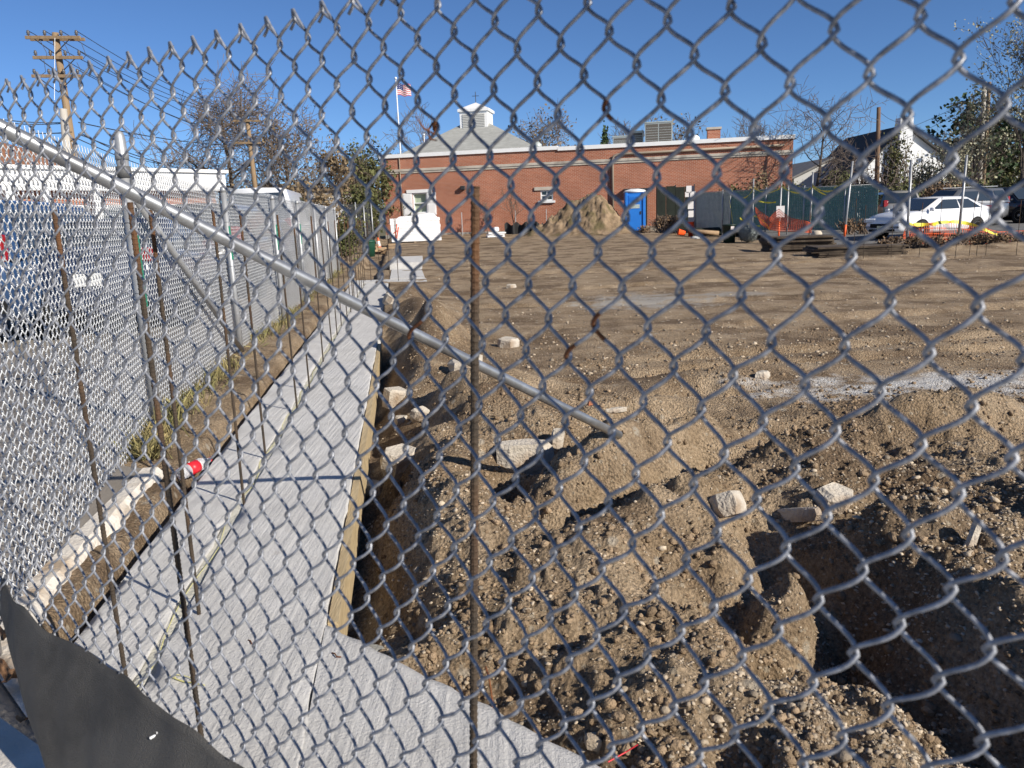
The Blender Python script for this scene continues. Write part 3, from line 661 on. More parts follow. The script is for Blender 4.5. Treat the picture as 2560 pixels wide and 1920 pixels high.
# ================================================================ stones, rubble, litter in the lot
def ico(sub=0):
    t = (1+5**.5)/2
    v = np.array([(-1,t,0),(1,t,0),(-1,-t,0),(1,-t,0),(0,-1,t),(0,1,t),(0,-1,-t),(0,1,-t),(t,0,-1),(t,0,1),(-t,0,-1),(-t,0,1)], float); v /= np.linalg.norm(v[0])
    f = np.array([(0,11,5),(0,5,1),(0,1,7),(0,7,10),(0,10,11),(1,5,9),(5,11,4),(11,10,2),(10,7,6),(7,1,8),(3,9,4),(3,4,2),(3,2,6),(3,6,8),(3,8,9),(4,9,5),(2,4,11),(6,2,10),(8,6,7),(9,8,1)])
    return v, f
IV, IF = ico()
def scatter(name, n, xr, yr, smin, smax, power, material, dens, label, seed, flat=0.5):
    rg = np.random.default_rng(seed)
    u = rg.random(n*4); y = yr[0]*np.exp(u*math.log(yr[1]/yr[0])); x = (rg.random(n*4)*(xr[1]-xr[0])+xr[0])*(0.75*y+0.9)
    keep = rg.random(n*4) < dens(x, y)
    e = (x-xR(y)); d2 = (x+0.70)*0.664+(y-2.52)*0.747
    ok = keep & ((e > 0.06) & (d2 > 0.02)) & ~((x > 9) & (y > 22))
    x, y = x[ok][:n], y[ok][:n]; k = len(x)
    s = smin*(smax/smin)**(rg.random(k)**power)
    z = soil_height(x, y)+s*0.18
    sh = IV[None]*(0.72+0.5*rg.random((k, 12, 1)))
    sh = sh*np.stack([np.ones(k), 0.6+0.4*rg.random(k), flat*(0.6+0.5*rg.random(k))], -1)[:, None, :]*s[:, None, None]
    # random turn: z turn plus tilt
    a = rg.random(k)*6.28; t = rg.normal(0, .45, k); ca, sa, ct, st = np.cos(a), np.sin(a), np.cos(t), np.sin(t)
    X, Y, Z = sh[..., 0], sh[..., 1], sh[..., 2]
    Y, Z = Y*ct[:, None]-Z*st[:, None], Y*st[:, None]+Z*ct[:, None]
    X, Y = X*ca[:, None]-Y*sa[:, None], X*sa[:, None]+Y*ca[:, None]
    V = np.stack([X+x[:, None], Y+y[:, None], Z+z[:, None]], -1).reshape(-1, 3)
    Q = (IF[None]+12*np.arange(k)[:, None, None]).reshape(-1, 3)
    o = link_mesh(name, mesh_np(name, V, Q, [material])); tag(o, label, 'gravel', kind='stuff'); return o
M_stone = mat('pebbles', (0.30, 0.235, 0.165), (0.43, 0.36, 0.27), 5, 0.85, island=0.45, bump=0.3, bscale=120)
M_clod = mat('soil_clods', (0.21, 0.148, 0.092), (0.34, 0.25, 0.165), 8, 0.97, island=0.3, bump=0.8, bscale=90, spec=0.1)
def dn_peb(x, y):
    base = 0.30+0.5*np.clip(fbm(x, y, 0.5, 3)+0.15, 0, 1)
    r = np.exp(-(((x-2.1)/0.9)**2+((y-2.7)/1.0)**2)) + np.exp(-(((x-0.95)/0.5)**2+((y-1.75)/0.25)**2)) + 0.8*np.exp(-(((x+0.25)/0.35)**2+((y-3.35)/0.5)**2))
    return np.clip(base*0.5+1.2*r, 0, 1)
scatter('pebbles', 34000, (-0.35, 1.0), (1.3, 7.5), 0.0025, 0.012, 1.9, M_stone, dn_peb, 'loose tan and grey pebbles over the dug soil', 5)
scatter('pebbles', 3500, (-0.3, 1.0), (6.5, 30), 0.008, 0.032, 2.8, M_stone, lambda x, y: 0.6+0*x, 'small pale stones strewn over the flat part of the lot', 6)
scatter('pebbles', 380, (-0.35, 1.0), (1.4, 8), 0.013, 0.026, 1.8, M_stone, dn_peb, 'larger rounded stones lying in the dug soil', 16)
scatter('soil_clods', 14000, (-0.38, 1.0), (1.3, 9.0), 0.004, 0.024, 2.2, M_clod, lambda x, y: np.clip(0.35+fbm(x+9, y, 0.4, 3), 0, 1), 'crumbled brown soil clods over the dug ground', 8, 0.8)

# broken concrete chunks
M_chunk = mat('broken_concrete', (0.42, 0.37, 0.30), (0.56, 0.51, 0.44), 9, 0.92, bump=0.7, bscale=60, c3=(0.30, 0.22, 0.15), s3=5)
def chunk(label, px, py, size, rz, tilt=(0, 0), Z=None, seed=0, sink=0.25, name='concrete_chunk', cat='rubble', group=None, m_=None):
    rg = random.Random(seed)
    # a broken slab: irregular polygon, two rings, chipped top
    n = 7; b = MB(); pts = []
    for i in range(n):
        a = 2*math.pi*i/n+rg.uniform(-.3, .3); r = rg.uniform(.82, 1.08); pts.append((math.cos(a)*r*size[0]/2, math.sin(a)*r*size[1]/2))
    rings = []
    for h, k, jz in ((-.5, .92, .02), (-.1, 1.03, .05), (.34, .97, .06), (.5, .80, .05)):
        rings.append([Vector((x*k+rg.uniform(-.04, .04)*size[0], y*k+rg.uniform(-.04, .04)*size[1], (h+rg.uniform(-jz, jz))*size[2])) for x, y in pts])
    M4 = Matrix.Rotation(rz, 4, 'Z') @ Matrix.Rotation(tilt[0], 4, 'X') @ Matrix.Rotation(tilt[1], 4, 'Y')
    vs = [M4 @ v for r_ in rings for v in r_]; fs = [tuple(range(n-1, -1, -1)), tuple(range(3*n, 4*n))]
    for r_ in range(3):
        for i in range(n): j = (i+1) % n; fs.append((r_*n+i, r_*n+j, r_*n+n+j, r_*n+n+i))
    b.add(vs, fs)
    z = 0.0
    for _ in range(12): p = onz(px, py, z); z = 0.5*z+0.5*float(soil_height(np.array([p.x]), np.array([p.y]))[0])
    o = b.build(name, m_ or M_chunk, loc=(p.x, p.y, z+size[2]*(0.5-sink))); return tag(o, label, cat, group)
chunk('pale squarish concrete lump alone on the open dirt beyond the brace pipe', 1272, 868, (0.24, 0.17, 0.13), 0.3, (0.1, 0.1), seed=1)
chunk('dusty broken concrete block behind the thick rebar, under the brace pipe', 1165, 930, (0.36, 0.26, 0.17), 0.5, (0.2, -.1), seed=2)
chunk('angular concrete block by the trench with a light facing side', 990, 1008, (0.24, 0.18, 0.18), 0.9, (0.2, .2), seed=3)
chunk('small dark shaded concrete piece behind a pale flat stone in the trench', 1052, 1048, (0.16, 0.12, 0.12), 0.2, (0.5, .2), seed=4)
chunk('pale flat stone beside the dark piece in the trench', 1002, 1056, (0.13, 0.09, 0.07), 0.7, (0.1, .1), seed=5)
chunk('big dusty concrete lump in the trench next to the form board', 1002, 1170, (0.25, 0.20, 0.17), 0.2, (0.3, .1), seed=6)
chunk('broken concrete piece wedged against the form board by a rusty stub', 935, 1236, (0.20, 0.13, 0.12), -0.2, (0.1, .0), seed=7)
chunk('upright shard of white concrete sticking out above a shaded block', 1392, 1112, (0.09, 0.05, 0.14), 0.5, (0.1, .1), seed=8)
chunk('half buried concrete slab in the shade below the brace pipe foot', 1310, 1150, (0.36, 0.14, 0.20), 0.1, (0.1, .05), seed=9)
chunk('dark tilted concrete slab at the edge of the deep hole', 1818, 1275, (0.22, 0.18, 0.10), 0.6, (-0.5, .1), seed=10)
chunk('long narrow concrete sliver pointing down into the hole', 1985, 1290, (0.06, 0.34, 0.06), 0.42, (-0.35, .1), seed=11, sink=.4)
chunk('rough soil covered concrete lump above the narrow sliver', 2085, 1250, (0.20, 0.15, 0.12), 0.4, (0.3, .1), seed=12, sink=.55)
chunk('thin pointed shard standing on the gravel mound', 2430, 1365, (0.06, 0.03, 0.13), 0.5, (0.1, .3), seed=13)
chunk('small flat pale flake on the dirt beyond the pipe foot', 1540, 1022, (0.16, 0.05, 0.03), 0.3, (0, 0), seed=14, sink=.4)
chunk('orange brick fragment on the dirt near the pipe foot', 1479, 1018, (0.06, 0.05, 0.05), 0.3, (0, 0), seed=15, m_=mat('brick_bit', (0.42, 0.16, 0.08), None, rough=.9))
chunk('small dark stone with a pale side on the open flat', 1278, 720, (0.22, 0.14, 0.10), 0.3, (0, 0), seed=16)
chunk('pale stone lying alone at the right on the flat dirt', 1905, 945, (0.14, 0.08, 0.07), 0.3, (0, 0), seed=17)
chunk('concrete offcut leaning beside the footing beyond the form boards', 972, 760, (0.16, 0.36, 0.16), 0.4, (0.3, .5), seed=18, sink=.1)
chunk('grey mortar lump stuck to the corner of the pad', 862, 1590, (0.10, 0.07, 0.03), 0.3, (0, 0), seed=19, m_=mat('mortar', (0.27, 0.265, 0.24), None, rough=.95, bump=.5))
chunk('second mortar lump further along the ragged pad edge', 930, 1632, (0.12, 0.06, 0.03), -0.5, (0, 0), seed=20, m_=mat('mortar', (0.27, 0.265, 0.24)))
chunk('smooth tan cobble at the tip of the concrete pad', 1483, 1862, (0.055, 0.04, 0.035), -0.5, (0, 0), seed=21, m_=M_stone, name='cobble', cat='stone')
chunk('stub of dark wood sunk by the wedged concrete piece', 995, 1228, (0.06, 0.05, 0.10), 0.1, (0, 0), seed=22, name='timber_stub', cat='stake', m_=mat('dark_wood', (0.10, 0.07, 0.045), (0.16, .11, .07), 20, .9))
# rusty wire ends poking from the pad
for k, (px, py, lab) in enumerate(((830, 1632, 'short rusty wire end bent over on the corner pad'), (620, 1600, 'curled rusty wire scrap on the footing'))):
    p = onz(px, py, 0.003); b = MB(); b.tube([p, p+Vector((.012, -.012, .004)), p+Vector((.022, -.030, .003)), p+Vector((.036, -.030, .002))], 0.0022, 6); tag(b.build('wire_scrap', M_rust), lab, 'wire')
p = onz(1215, 1780, -0.02); b = MB(); b.tube([p+Vector(q) for q in ((0, .10, .08), (.01, .06, .07), (.02, .01, .02), (.012, -.02, -.01), (-.015, -.01, 0))], 0.003, 7); tag(b.build('wire_scrap', M_rust), 'hooked rusty wire end beside the thick rebar at the pad edge', 'wire')
p0 = onz(1520, 1905, .004); p1 = onz(1565, 1880, .004); b = MB(); b.tube([p0, p1, p1+Vector((.03, .0, .02))], 0.002, 5); tag(b.build('marking_line', mat('red_line', (0.6, 0.03, 0.04), None, rough=.6)), 'short red string at the lower tip of the concrete pad', 'string')

# plastic bottle between kerb and footing
pb = onz(490, 1178, 0.03); bt = thing('plastic_bottle', 'clear plastic drink bottle with red label lying by the footing', 'bottle', (pb.x-0.02, pb.y+0.02, 0.045), 0.0)
T = Matrix.Rotation(R(62), 4, 'Z') @ Matrix.Rotation(R(84), 4, 'Y')
Mc = bpy.data.materials.new('clear_plastic'); Mc.use_nodes = True; bs = Mc.node_tree.nodes['Principled BSDF']; bs.inputs['Base Color'].default_value = (0.75, 0.76, 0.78, 1); bs.inputs['Transmission Weight'].default_value = 0.55; bs.inputs['Roughness'].default_value = 0.25; bs.inputs['IOR'].default_value = 1.25
b = MB(); b.S().lathe([(0.012, -.105), (0.032, -.100), (0.036, -.085), (0.036, -.04), (0.0345, -.035), (0.0345, .03), (0.036, .035), (0.036, .055), (0.026, .085), (0.014, .105), (0.013, .12)], (0, 0, 0), 20, T); b.build('body', Mc, bt)
b = MB(); b.S().lathe([(0.0365, -.034), (0.0365, .028)], (0, 0, 0), 20, T); lb = b.build('label', mat('red_label', (0.62, 0.02, 0.03), None, rough=.4), bt)
b = MB()
for k in range(5):
    a = -0.9+k*0.35+1.9; b.cbox(T @ Vector((0.0372*math.cos(a), 0.0372*math.sin(a), -0.008+0.01*math.sin(k*2.2))), (0.006, 0.006, 0.012), a)
b.build('lettering', mat('white_print', (0.8, 0.8, 0.8), None, rough=.5), lb)
b = MB(); b.lathe([(0.0135, .110), (0.0135, .122)], (0, 0, 0), 16, T); b.build('cap', mat('red_label', (0.62, 0.02, 0.03)), bt)
# dry leaves on the sidewalk
M_leaf = mat('dry_leaf', (0.17, 0.085, 0.04), (0.30, 0.17, 0.085), 40, 0.8, bump=.3, bscale=200)
def dry_leaf(px, py, s, lab, seed):
    rg = random.Random(seed); p = onz(px, py, 0.25); b = MB(); vs = [(0, 0, 0)]; n = 18
    for i in range(n):
        a = 2*math.pi*i/n; r = s*(0.55+0.45*abs(math.cos(a*2.5)))*(1.3 if abs(math.cos(a)) > .8 else .8); vs.append((math.cos(a)*r, math.sin(a)*r*.75, 0.35*s*math.sin(a*2+seed)+0.5*r*r/s+rg.uniform(-.1, .1)*s))
    fs = [(0, i+1, (i+1) % n+1) for i in range(n)]; b.S().add(vs, fs)
    o = b.build('dry_leaf', M_leaf, loc=(p.x, p.y, 0.243), rz=rg.uniform(0, 6)); tag(o, lab, 'leaf')
dry_leaf(14, 1588, .03, 'curled brown leaf against the silt fabric, higher one', 1); dry_leaf(28, 1690, .04, 'large crumpled brown leaf against the silt fabric', 2); dry_leaf(58, 1795, .014, 'tiny dark leaf bit by the bottom hem of the fabric', 3)

# weeds along the boundary fence
M_weed = mat('weeds', (0.13, 0.14, 0.05), (0.28, 0.22, 0.10), 3, 0.9, island=.4)
V = []; Q = []
for k in range(2200):
    t = random.random(); y = 4.4+t*t*18; c = 0.5*math.sin(y*2.1)*math.sin(y*0.83+1)
    if c < -0.05 and random.random() < .8: continue
    x = xF(y)+random.gauss(0.09, 0.07)
    z = 0.05
    h = random.uniform(.03, .13)*(1+c); a = random.uniform(0, 6.28); w = 0.004; lx, ly = random.gauss(0, .05), random.gauss(0, .05)
    o_ = len(V); dx, dy = math.cos(a)*w, math.sin(a)*w
    V += [(x-dx, y-dy, z-.01), (x+dx, y+dy, z-.01), (x+lx*.5+dx*.6, y+ly*.5+dy*.6, z+h*.6), (x+lx, y+ly, z+h)]; Q.append((o_, o_+1, o_+2, o_+3))
tag(link_mesh('weeds', mesh_np('weeds', np.array(V), np.array(Q), [M_weed])), 'thin grass and weeds along the foot of the boundary fence', 'weeds', kind='stuff')
# ================================================================ buildings
def brick_mat(name, c1, c2, mortar, sx=1.0):
    M = bpy.data.materials.new(name); M.use_nodes = True; n = M.node_tree.nodes; l = M.node_tree.links; b = n['Principled BSDF']; b.inputs['Roughness'].default_value = 0.9; b.inputs['Specular IOR Level'].default_value = 0.2
    tc = n.new('ShaderNodeTexCoord'); sp = n.new('ShaderNodeSeparateXYZ'); l.new(tc.outputs['Object'], sp.inputs[0])
    ad = n.new('ShaderNodeMath'); ad.operation = 'ADD'; l.new(sp.outputs[0], ad.inputs[0]); l.new(sp.outputs[1], ad.inputs[1])
    cb = n.new('ShaderNodeCombineXYZ'); l.new(ad.outputs[0], cb.inputs[0]); l.new(sp.outputs[2], cb.inputs[1])
    t = n.new('ShaderNodeTexBrick'); l.new(cb.outputs[0], t.inputs['Vector']); t.inputs['Scale'].default_value = 1.0; t.inputs['Brick Width'].default_value = 0.22; t.inputs['Row Height'].default_value = 0.075; t.inputs['Mortar Size'].default_value = 0.009
    t.inputs['Color1'].default_value = (*c1, 1); t.inputs['Color2'].default_value = (*c2, 1); t.inputs['Mortar'].default_value = (*mortar, 1)
    nz = n.new('ShaderNodeTexNoise'); nz.inputs['Scale'].default_value = 0.5; nz.inputs['Detail'].default_value = 7; l.new(tc.outputs['Object'], nz.inputs['Vector'])
    r = n.new('ShaderNodeValToRGB'); e = r.color_ramp.elements; e[0].position = .35; e[1].position = .65; e[0].color = (.82, .80, .78, 1); e[1].color = (1.08, 1.05, 1.02, 1); l.new(nz.outputs['Fac'], r.inputs[0])
    mx = n.new('ShaderNodeMixRGB'); mx.blend_type = 'MULTIPLY'; mx.inputs[0].default_value = 1; l.new(t.outputs['Color'], mx.inputs[1]); l.new(r.outputs[0], mx.inputs[2]); l.new(mx.outputs[0], b.inputs['Base Color'])
    return M
M_brick = brick_mat('red_brick', (0.40, 0.140, 0.075), (0.32, 0.102, 0.054), (0.46, 0.33, 0.26))
M_white = mat('white_trim', (0.74, 0.74, 0.73), (0.80, 0.80, 0.79), 3, 0.6)
M_stoneband = mat('limestone', (0.42, 0.37, 0.30), (0.52, 0.47, 0.40), 2.5, 0.85, c3=(0.22, 0.19, 0.16), s3=1.1)
M_shingle = mat('grey_shingles', (0.27, 0.27, 0.25), (0.37, 0.37, 0.345), 2.0, 0.9, bump=.4, bscale=14, stretch=(1, 1, 6))
M_dark = mat('dark_metal', (0.03, 0.03, 0.032), None, rough=.6)
def glass_mat():
    M = bpy.data.materials.new('window_glass'); M.use_nodes = True; b = M.node_tree.nodes['Principled BSDF']; b.inputs['Base Color'].default_value = (0.03, 0.04, 0.05, 1); b.inputs['Roughness'].default_value = 0.06; b.inputs['Specular IOR Level'].default_value = .8; return M
M_glass = glass_mat(); M_blind = mat('green_blind', (0.32, 0.38, 0.27), (0.38, 0.43, 0.32), 2, .8, stretch=(6, 1, .3))
A = at(965, 584, 50.0); B = at(1976, 560, 45.7)
ex = Vector((B.x-A.x, B.y-A.y, 0)); LW = ex.length; ex.normalize(); rzb = math.atan2(ex.y, ex.x); nrm = Vector((ex.y, -ex.x, 0))
GB = 0.40
def wl_(px, py):                 # pixel -> (s along wall, z)
    d = ray(px, py); o = Vector((0, 0, EYE)); t = (Vector((A.x, A.y, 0))-o).dot(nrm)/d.dot(nrm); p = o+d*t
    return (p-Vector((A.x, A.y, 0))).dot(ex), p.z
bb = thing('brick_building', 'long one storey red brick building with white roof edge across the dirt lot', 'building', (A.x, A.y, 0), rzb)
s1, zt1 = wl_(1394, 374); zt0 = wl_(965, 395)[1]; zt2 = wl_(1394, 377)[1]; zt3 = wl_(1976, 345)[1]
z_l = (zt0+zt1)/2; z_r = (zt2+zt3)/2
zb = GB-0.5
w1 = [wl_(1031, 483), wl_(1069, 532)]; w2 = [wl_(1351, 476), wl_(1383, 501)]
def wall_with_holes(s0, s1_, z0, z1, holes, th=0.3):
    b = MB(); xs = sorted({s0, s1_}|{h[0] for h in holes}|{h[1] for h in holes})
    for a, c in zip(xs[:-1], xs[1:]):
        hs = [h for h in holes if h[0] <= a+1e-6 and h[1] >= c-1e-6]
        if not hs: b.box((a, 0, z0), (c, th, z1))
        else: h = hs[0]; b.box((a, 0, z0), (c, th, h[2])); b.box((a, 0, h[3]), (c, th, z1))
    return b
h1 = (w1[0][0], w1[1][0], w1[1][1], w1[0][1]); h2 = (w2[0][0], w2[1][0], w2[1][1], w2[0][1])
b = wall_with_holes(0, s1, zb, z_l-0.02, [h1, h2]); b.box((0, 0.3, zb), (0.3, 14, z_l-0.02)); b.build('wall', M_brick, bb)
b = wall_with_holes(s1, LW, zb, z_r-0.02, []); b.box((LW-0.3, 0.3, zb), (LW, 14, z_r-0.02)); b.build('wall', M_brick, bb)
b = MB(); b.box((-.08, -.10, z_l-0.02), (s1, .42, z_l+0.20)); b.build('roof_edge', M_white, bb)
b = MB(); b.box((s1+.01, -.10, z_r-0.02), (LW+.08, .42, z_r+0.20)); b.build('roof_edge', M_white, bb)
b = MB(); b.box((.3, .42, z_l-0.35), (LW-.3, 14, z_l-0.2)); b.build('roof', mat('flat_roof', (.5, .5, .49), None), bb)
zb1 = (wl_(967, 432)[1]+wl_(1390, 411)[1])/2
b = MB(); b.box((-.03, -.05, zb1-.10), (s1+6, .02, zb1+.02)); b.box((-.05, -.09, zb1+.02), (s1+6, .02, zb1+.16)); b.build('stone_band', M_stoneband, bb)
zb2 = wl_(1800, 391)[1]; b = MB(); b.box((s1+6.01, -.05, zb2-.08), (LW+.03, .02, zb2+.03)); b.box((s1+6.01, -.09, zb2+.03), (LW+.03, .02, zb2+.17)); b.build('stone_band', M_stoneband, bb)
b = MB(); b.box((-.02, -.04, zb), (LW, .01, GB+.12)); b.build('foundation', mat('foundation', (.30, .27, .23), (.38, .35, .3), 2, .9), bb)
# window with shutters
def window(h, mull, parent):
    x0, x1, z0, z1 = h; f = 0.07
    w = MB(); w.box((x0, .03, z0), (x0+f, .2, z1)); w.box((x1-f, .03, z0), (x1, .2, z1)); w.box((x0+f, .03, z1-f), (x1-f, .2, z1)); w.box((x0+f, .03, z0), (x1-f, .2, z0+f))
    zm = (z0+z1)/2; w.box((x0+f, .05, zm-.03), (x1-f, .16, zm+.03))
    if mull:
        xm = (x0+x1)/2; w.box((xm-.02, .05, z0+f), (xm+.02, .15, zm-.03)); w.box((xm-.02, .05, zm+.03), (xm+.02, .15, z1-f))
    o = w.build('window', M_white, parent)
    g = MB(); g.box((x0+f, .19, z0+f), (x1-f, .195, z1-f)); g.build('pane', M_blind if not mull else M_glass, o)
    s = MB(); s.box((x0-.12, -.12, z0-.13), (x1+.12, .2, z0)); s.build('sill', M_white, o)
    s = MB(); s.box((x0-.35, -.08, z1+.005), (x1+.35, .02, z1+.2)); s.build('lintel', M_stoneband if mull else M_white, o); return o
win = window(h1, False, bb); window(h2, True, bb)
for (xa, xb) in ((h1[0]-.62, h1[0]-.02), (h1[1]+.02, h1[1]+.58)):
    s = MB(); zA, zB = h1[2]-.12, h1[3]+.0; s.box((xa, -.05, zA), (xb, -.005, zB))
    for k in range(2):
        za = zA+.08+k*(zB-zA)/2; s.box((xa+.07, -.065, za), (xb-.07, -.05, za+(zB-zA)/2-.14))
    s.build('shutter', M_white, win)
# pipe along the wall, flood lamp, door hood
xd, _ = wl_(1532, 430); zp = wl_(1560, 386)[1]; zp2 = wl_(1900, 366)[1]
b = MB(); b.S().tube([(xd, -.10, GB), (xd, -.10, zp-.25), (xd+.08, -.10, zp-.07), (xd+.3, -.10, zp), (LW*.6, -.10, (zp+zp2)/2), (LW-.5, -.10, zp2)], .07, 10); b.build('wall_pipe', mat('tan_pipe', (.30, .24, .18), None, rough=.6), bb)
xl, zl = wl_(1158, 470); b = MB(); b.cbox((xl, -.12, zl), (.28, .24, .24), ch=.03); b.build('flood_lamp', M_dark, bb)
xc, zc = wl_(1592, 475); b = MB(); b.box((xc-.75, -.5, zc), (xc+.75, 0, zc+.08)); b.box((xc-.6, -.02, GB), (xc+.6, .0, zc)); b.build('door_hood', M_dark, bb)
xs_, zs_ = wl_(1000, 420); b = MB(); b.S().tube([(xs_, -.05, GB+.3), (xs_, -.05, z_l)], .03, 6); b.build('downpipe', mat('tan_pipe', (.30, .24, .18)), bb)
# roof things
def on_roof(px, py, back):
    d = ray(px, py); o = Vector((0, 0, EYE)); q = Vector((A.x, A.y, 0))-nrm*back; t = (q-o).dot(nrm)/d.dot(nrm); p = o+d*t
    return (p-Vector((A.x, A.y, 0))).dot(ex), back, p.z
M_unit = mat('unit_metal', (.42, .45, .42), (.50, .53, .50), 3, .5, metal=.3); M_grille = mat('unit_grille', (.085, .075, .065), (.12, .105, .09), 30, .8)
def hvac(label, x0p, x1p, ytp, ybp, back, panels):
    a = on_roof(x0p, ytp, back); c = on_roof(x1p, ybp, back); w = c[0]-a[0]; zt = a[2]; z0 = z_l-.25
    o_ = bb.matrix_basis @ Vector((a[0]+w/2, back, z0)); u = thing('rooftop_unit', label, 'air conditioner', o_, rzb); h = zt-z0
    b = MB(); b.box((-w/2, 0, .1), (w/2, 2.0, h)); b.box((-w/2-.03, -.04, h), (w/2+.03, 2.04, h+.06)); b.box((-w/2, 0.05, 0), (w/2, 1.9, .1)); b.build('casing', M_unit, u)
    pw = (w-.12-(panels-1)*.06)/panels
    for k in range(panels):
        xa = -w/2+.06+k*(pw+.06); b = MB(); b.box((xa, -.012, .28), (xa+pw, .0, h-.08)); g = b.build('grille', M_grille, u)
        b = MB()
        for q in range(9): zz = .34+q*(h-.5)/9; b.box((xa, -.022, zz), (xa+pw, -.0125, zz+.02))
        b.build('louvre', M_unit, g)
bpy.context.view_layer.update()
hvac('large grey rooftop air conditioner with two dark grille panels', 1612, 1681, 308, 358, 4.0, 2)
hvac('small low rooftop air conditioner left of the large one', 1532, 1574, 343, 366, 4.2, 1)
hvac('ribbed grey duct box between the two rooftop air conditioners', 1578, 1608, 330, 362, 4.6, 1)
def roof_thing(px0, px1, pyt, back):
    a = on_roof(px0, pyt, back); c = on_roof(px1, pyt, back); return a[0], c[0]-a[0], a[2]
x, w, z = roof_thing(1769, 1801, 319, .6)
b = MB(); b.box((x, .5, z_r-.3), (x+w, 1.3, z-.12)); b.build('chimney', M_brick, bb)
b = MB(); b.box((x-.06, .44, z-.12), (x+w+.06, 1.36, z)); b.build('chimney_cap', M_stoneband, bb)
x, w, z = roof_thing(1722, 1748, 338, 4); o_ = bb.matrix_basis @ Vector((x+w/2, 4, z_r-.2)); b = MB(); b.S().lathe([(.36, 0), (.36, z-z_r-.1), (.33, z-z_r+.05), (.2, z-z_r+.17), (.05, z-z_r+.2)], (0, 0, 0), 16)
tag(b.build('roof_vent', M_white, loc=o_), 'white domed roof vent beside the brick chimney', 'vent')
x, w, z = roof_thing(1333, 1352, 350, 4); o_ = bb.matrix_basis @ Vector((x+w/2, 4, z_l-.3)); b = MB(); b.S().lathe([(.14, 0), (.14, .75), (.3, .8), (.3, .95), (.12, 1.15)], (0, 0, 0), 14)
tag(b.build('roof_vent', M_unit, loc=o_), 'small mushroom roof vent next to the shingled hip roof', 'vent')
# hip roof with cupola on the wing behind
hw = thing('hip_roof_wing', 'grey shingled hip roof with white louvred cupola behind the brick wall', 'building', tuple(at(1195, 384, 60)*1.0), rzb)
hz = hw.location.z; hw.location.z = 0
W2 = 140*60/FPX*1.18; za = at(1195, 296, 60).z; ze = at(1195, 386, 60).z
b = MB(); b.add([(-W2, -W2*.72, ze-.1), (W2, -W2*.72, ze-.1), (W2, W2*.72, ze-.1), (-W2, W2*.72, ze-.1), (-.25, 0, za), (.25, 0, za)], [(0, 1, 5, 4), (1, 2, 5), (2, 3, 4, 5), (3, 0, 4), (3, 2, 1, 0)]); b.build('roof', M_shingle, hw)
b = MB(); b.box((-W2+.4, -W2*.72+.4, 0.2), (W2-.4, W2*.72-.4, ze-.1)); b.build('wall', M_brick, hw)
cw = 33*60/FPX; zc0 = at(1200, 345, 60).z; zc1 = at(1200, 282, 60).z; zc2 = at(1198, 256, 60).z
b = MB(); b.box((-cw, -cw, zc0-.5), (cw, cw, zc1)); cu = b.build('cupola', M_white, hw)
for sx in (-1, 1):
    b = MB(); x0 = 0.08 if sx > 0 else -cw+.2; x1 = cw-.2 if sx > 0 else -.08
    zA, zB = zc0+.55, zc1-.18
    for q in range(9): z0 = zA+q*(zB-zA)/9; b.add([(x0, -cw-.02, z0), (x1, -cw-.02, z0), (x1, -cw-.06, z0+.03), (x0, -cw-.06, z0+.03), (x0, -cw-.005, z0+.14), (x1, -cw-.005, z0+.14)], [(0, 1, 2, 3), (3, 2, 5, 4)])
    b.build('louvre', mat('grey_louvre', (.42, .42, .40), None, rough=.7), cu)
b = MB(); b.box((-cw-.12, -cw-.12, zc1), (cw+.12, cw+.12, zc1+.18)); b.add([(-cw-.1, -cw-.1, zc1+.18), (cw+.1, -cw-.1, zc1+.18), (cw+.1, cw+.1, zc1+.18), (-cw-.1, cw+.1, zc1+.18), (0, 0, zc2)], [(0, 1, 4), (1, 2, 4), (2, 3, 4), (3, 0, 4)]); b.build('cupola_roof', M_white, hw)
b = MB(); b.tube([(0, 0, zc2-.05), (0, 0, zc2+.75)], .025, 6); b.tube([(-.25, 0, zc2+.45), (.25, 0, zc2+.45)], .02, 6); b.build('finial', M_dark, hw)
# flags
def flag(px, py_top, Y, w, h, label, zbase, sag=0.1):
    t = at(px, py_top, Y); o = thing('flagpole', label, 'flag', (t.x, Y, zbase))
    b = MB(); b.S().tube([(0, 0, 0), (0, 0, t.z-zbase)], [.07, .04], 10); b.build('pole', M_white, o)
    b = MB(); b.S().lathe([(.01, 0), (.09, .05), (.11, .12), (.07, .2), (.01, .23)], (0, 0, t.z-zbase), 10); b.build('ball', M_white, o)
    mr = mat('flag_red', (.50, .03, .05), None, rough=.8); mw = mat('flag_white', (.75, .74, .72), None, rough=.8); mb = mat('flag_blue', (.03, .045, .16), None, rough=.8)
    b = MB(); n = 16; zt = t.z-zbase-.25
    def P(i, k):
        u = i/n; v = k/13; return (.05+w*u, .12*math.sin(u*7)*u-.0, zt-h*v-sag*h*u*1.6+.06*math.sin(u*9))
    for i in range(n):
        for k in range(13):
            if u_ := (i/n < .4 and k < 7): b.m(2)
            else: b.m(0 if k % 2 == 0 else 1)
            b.S().quad(P(i, k), P(i+1, k), P(i+1, k+1), P(i, k+1))
    for i in range(1, 6, 2):
        for k in range(1, 7, 2):
            p = Vector(P(i, k)); b.m(1); b.cbox(p, (.04, .012, .04))
    f = b.build('flag', [mr, mw, mb], o)
    return o
flag(989.5, 200, 64, 1.05, .85, 'white flagpole with striped flag flying behind the brick building', 0.4)
flag(1060, 340, 80, 1.0, .9, 'small second flagpole with drooping striped flag beside the hip roof', 0.4, .35)

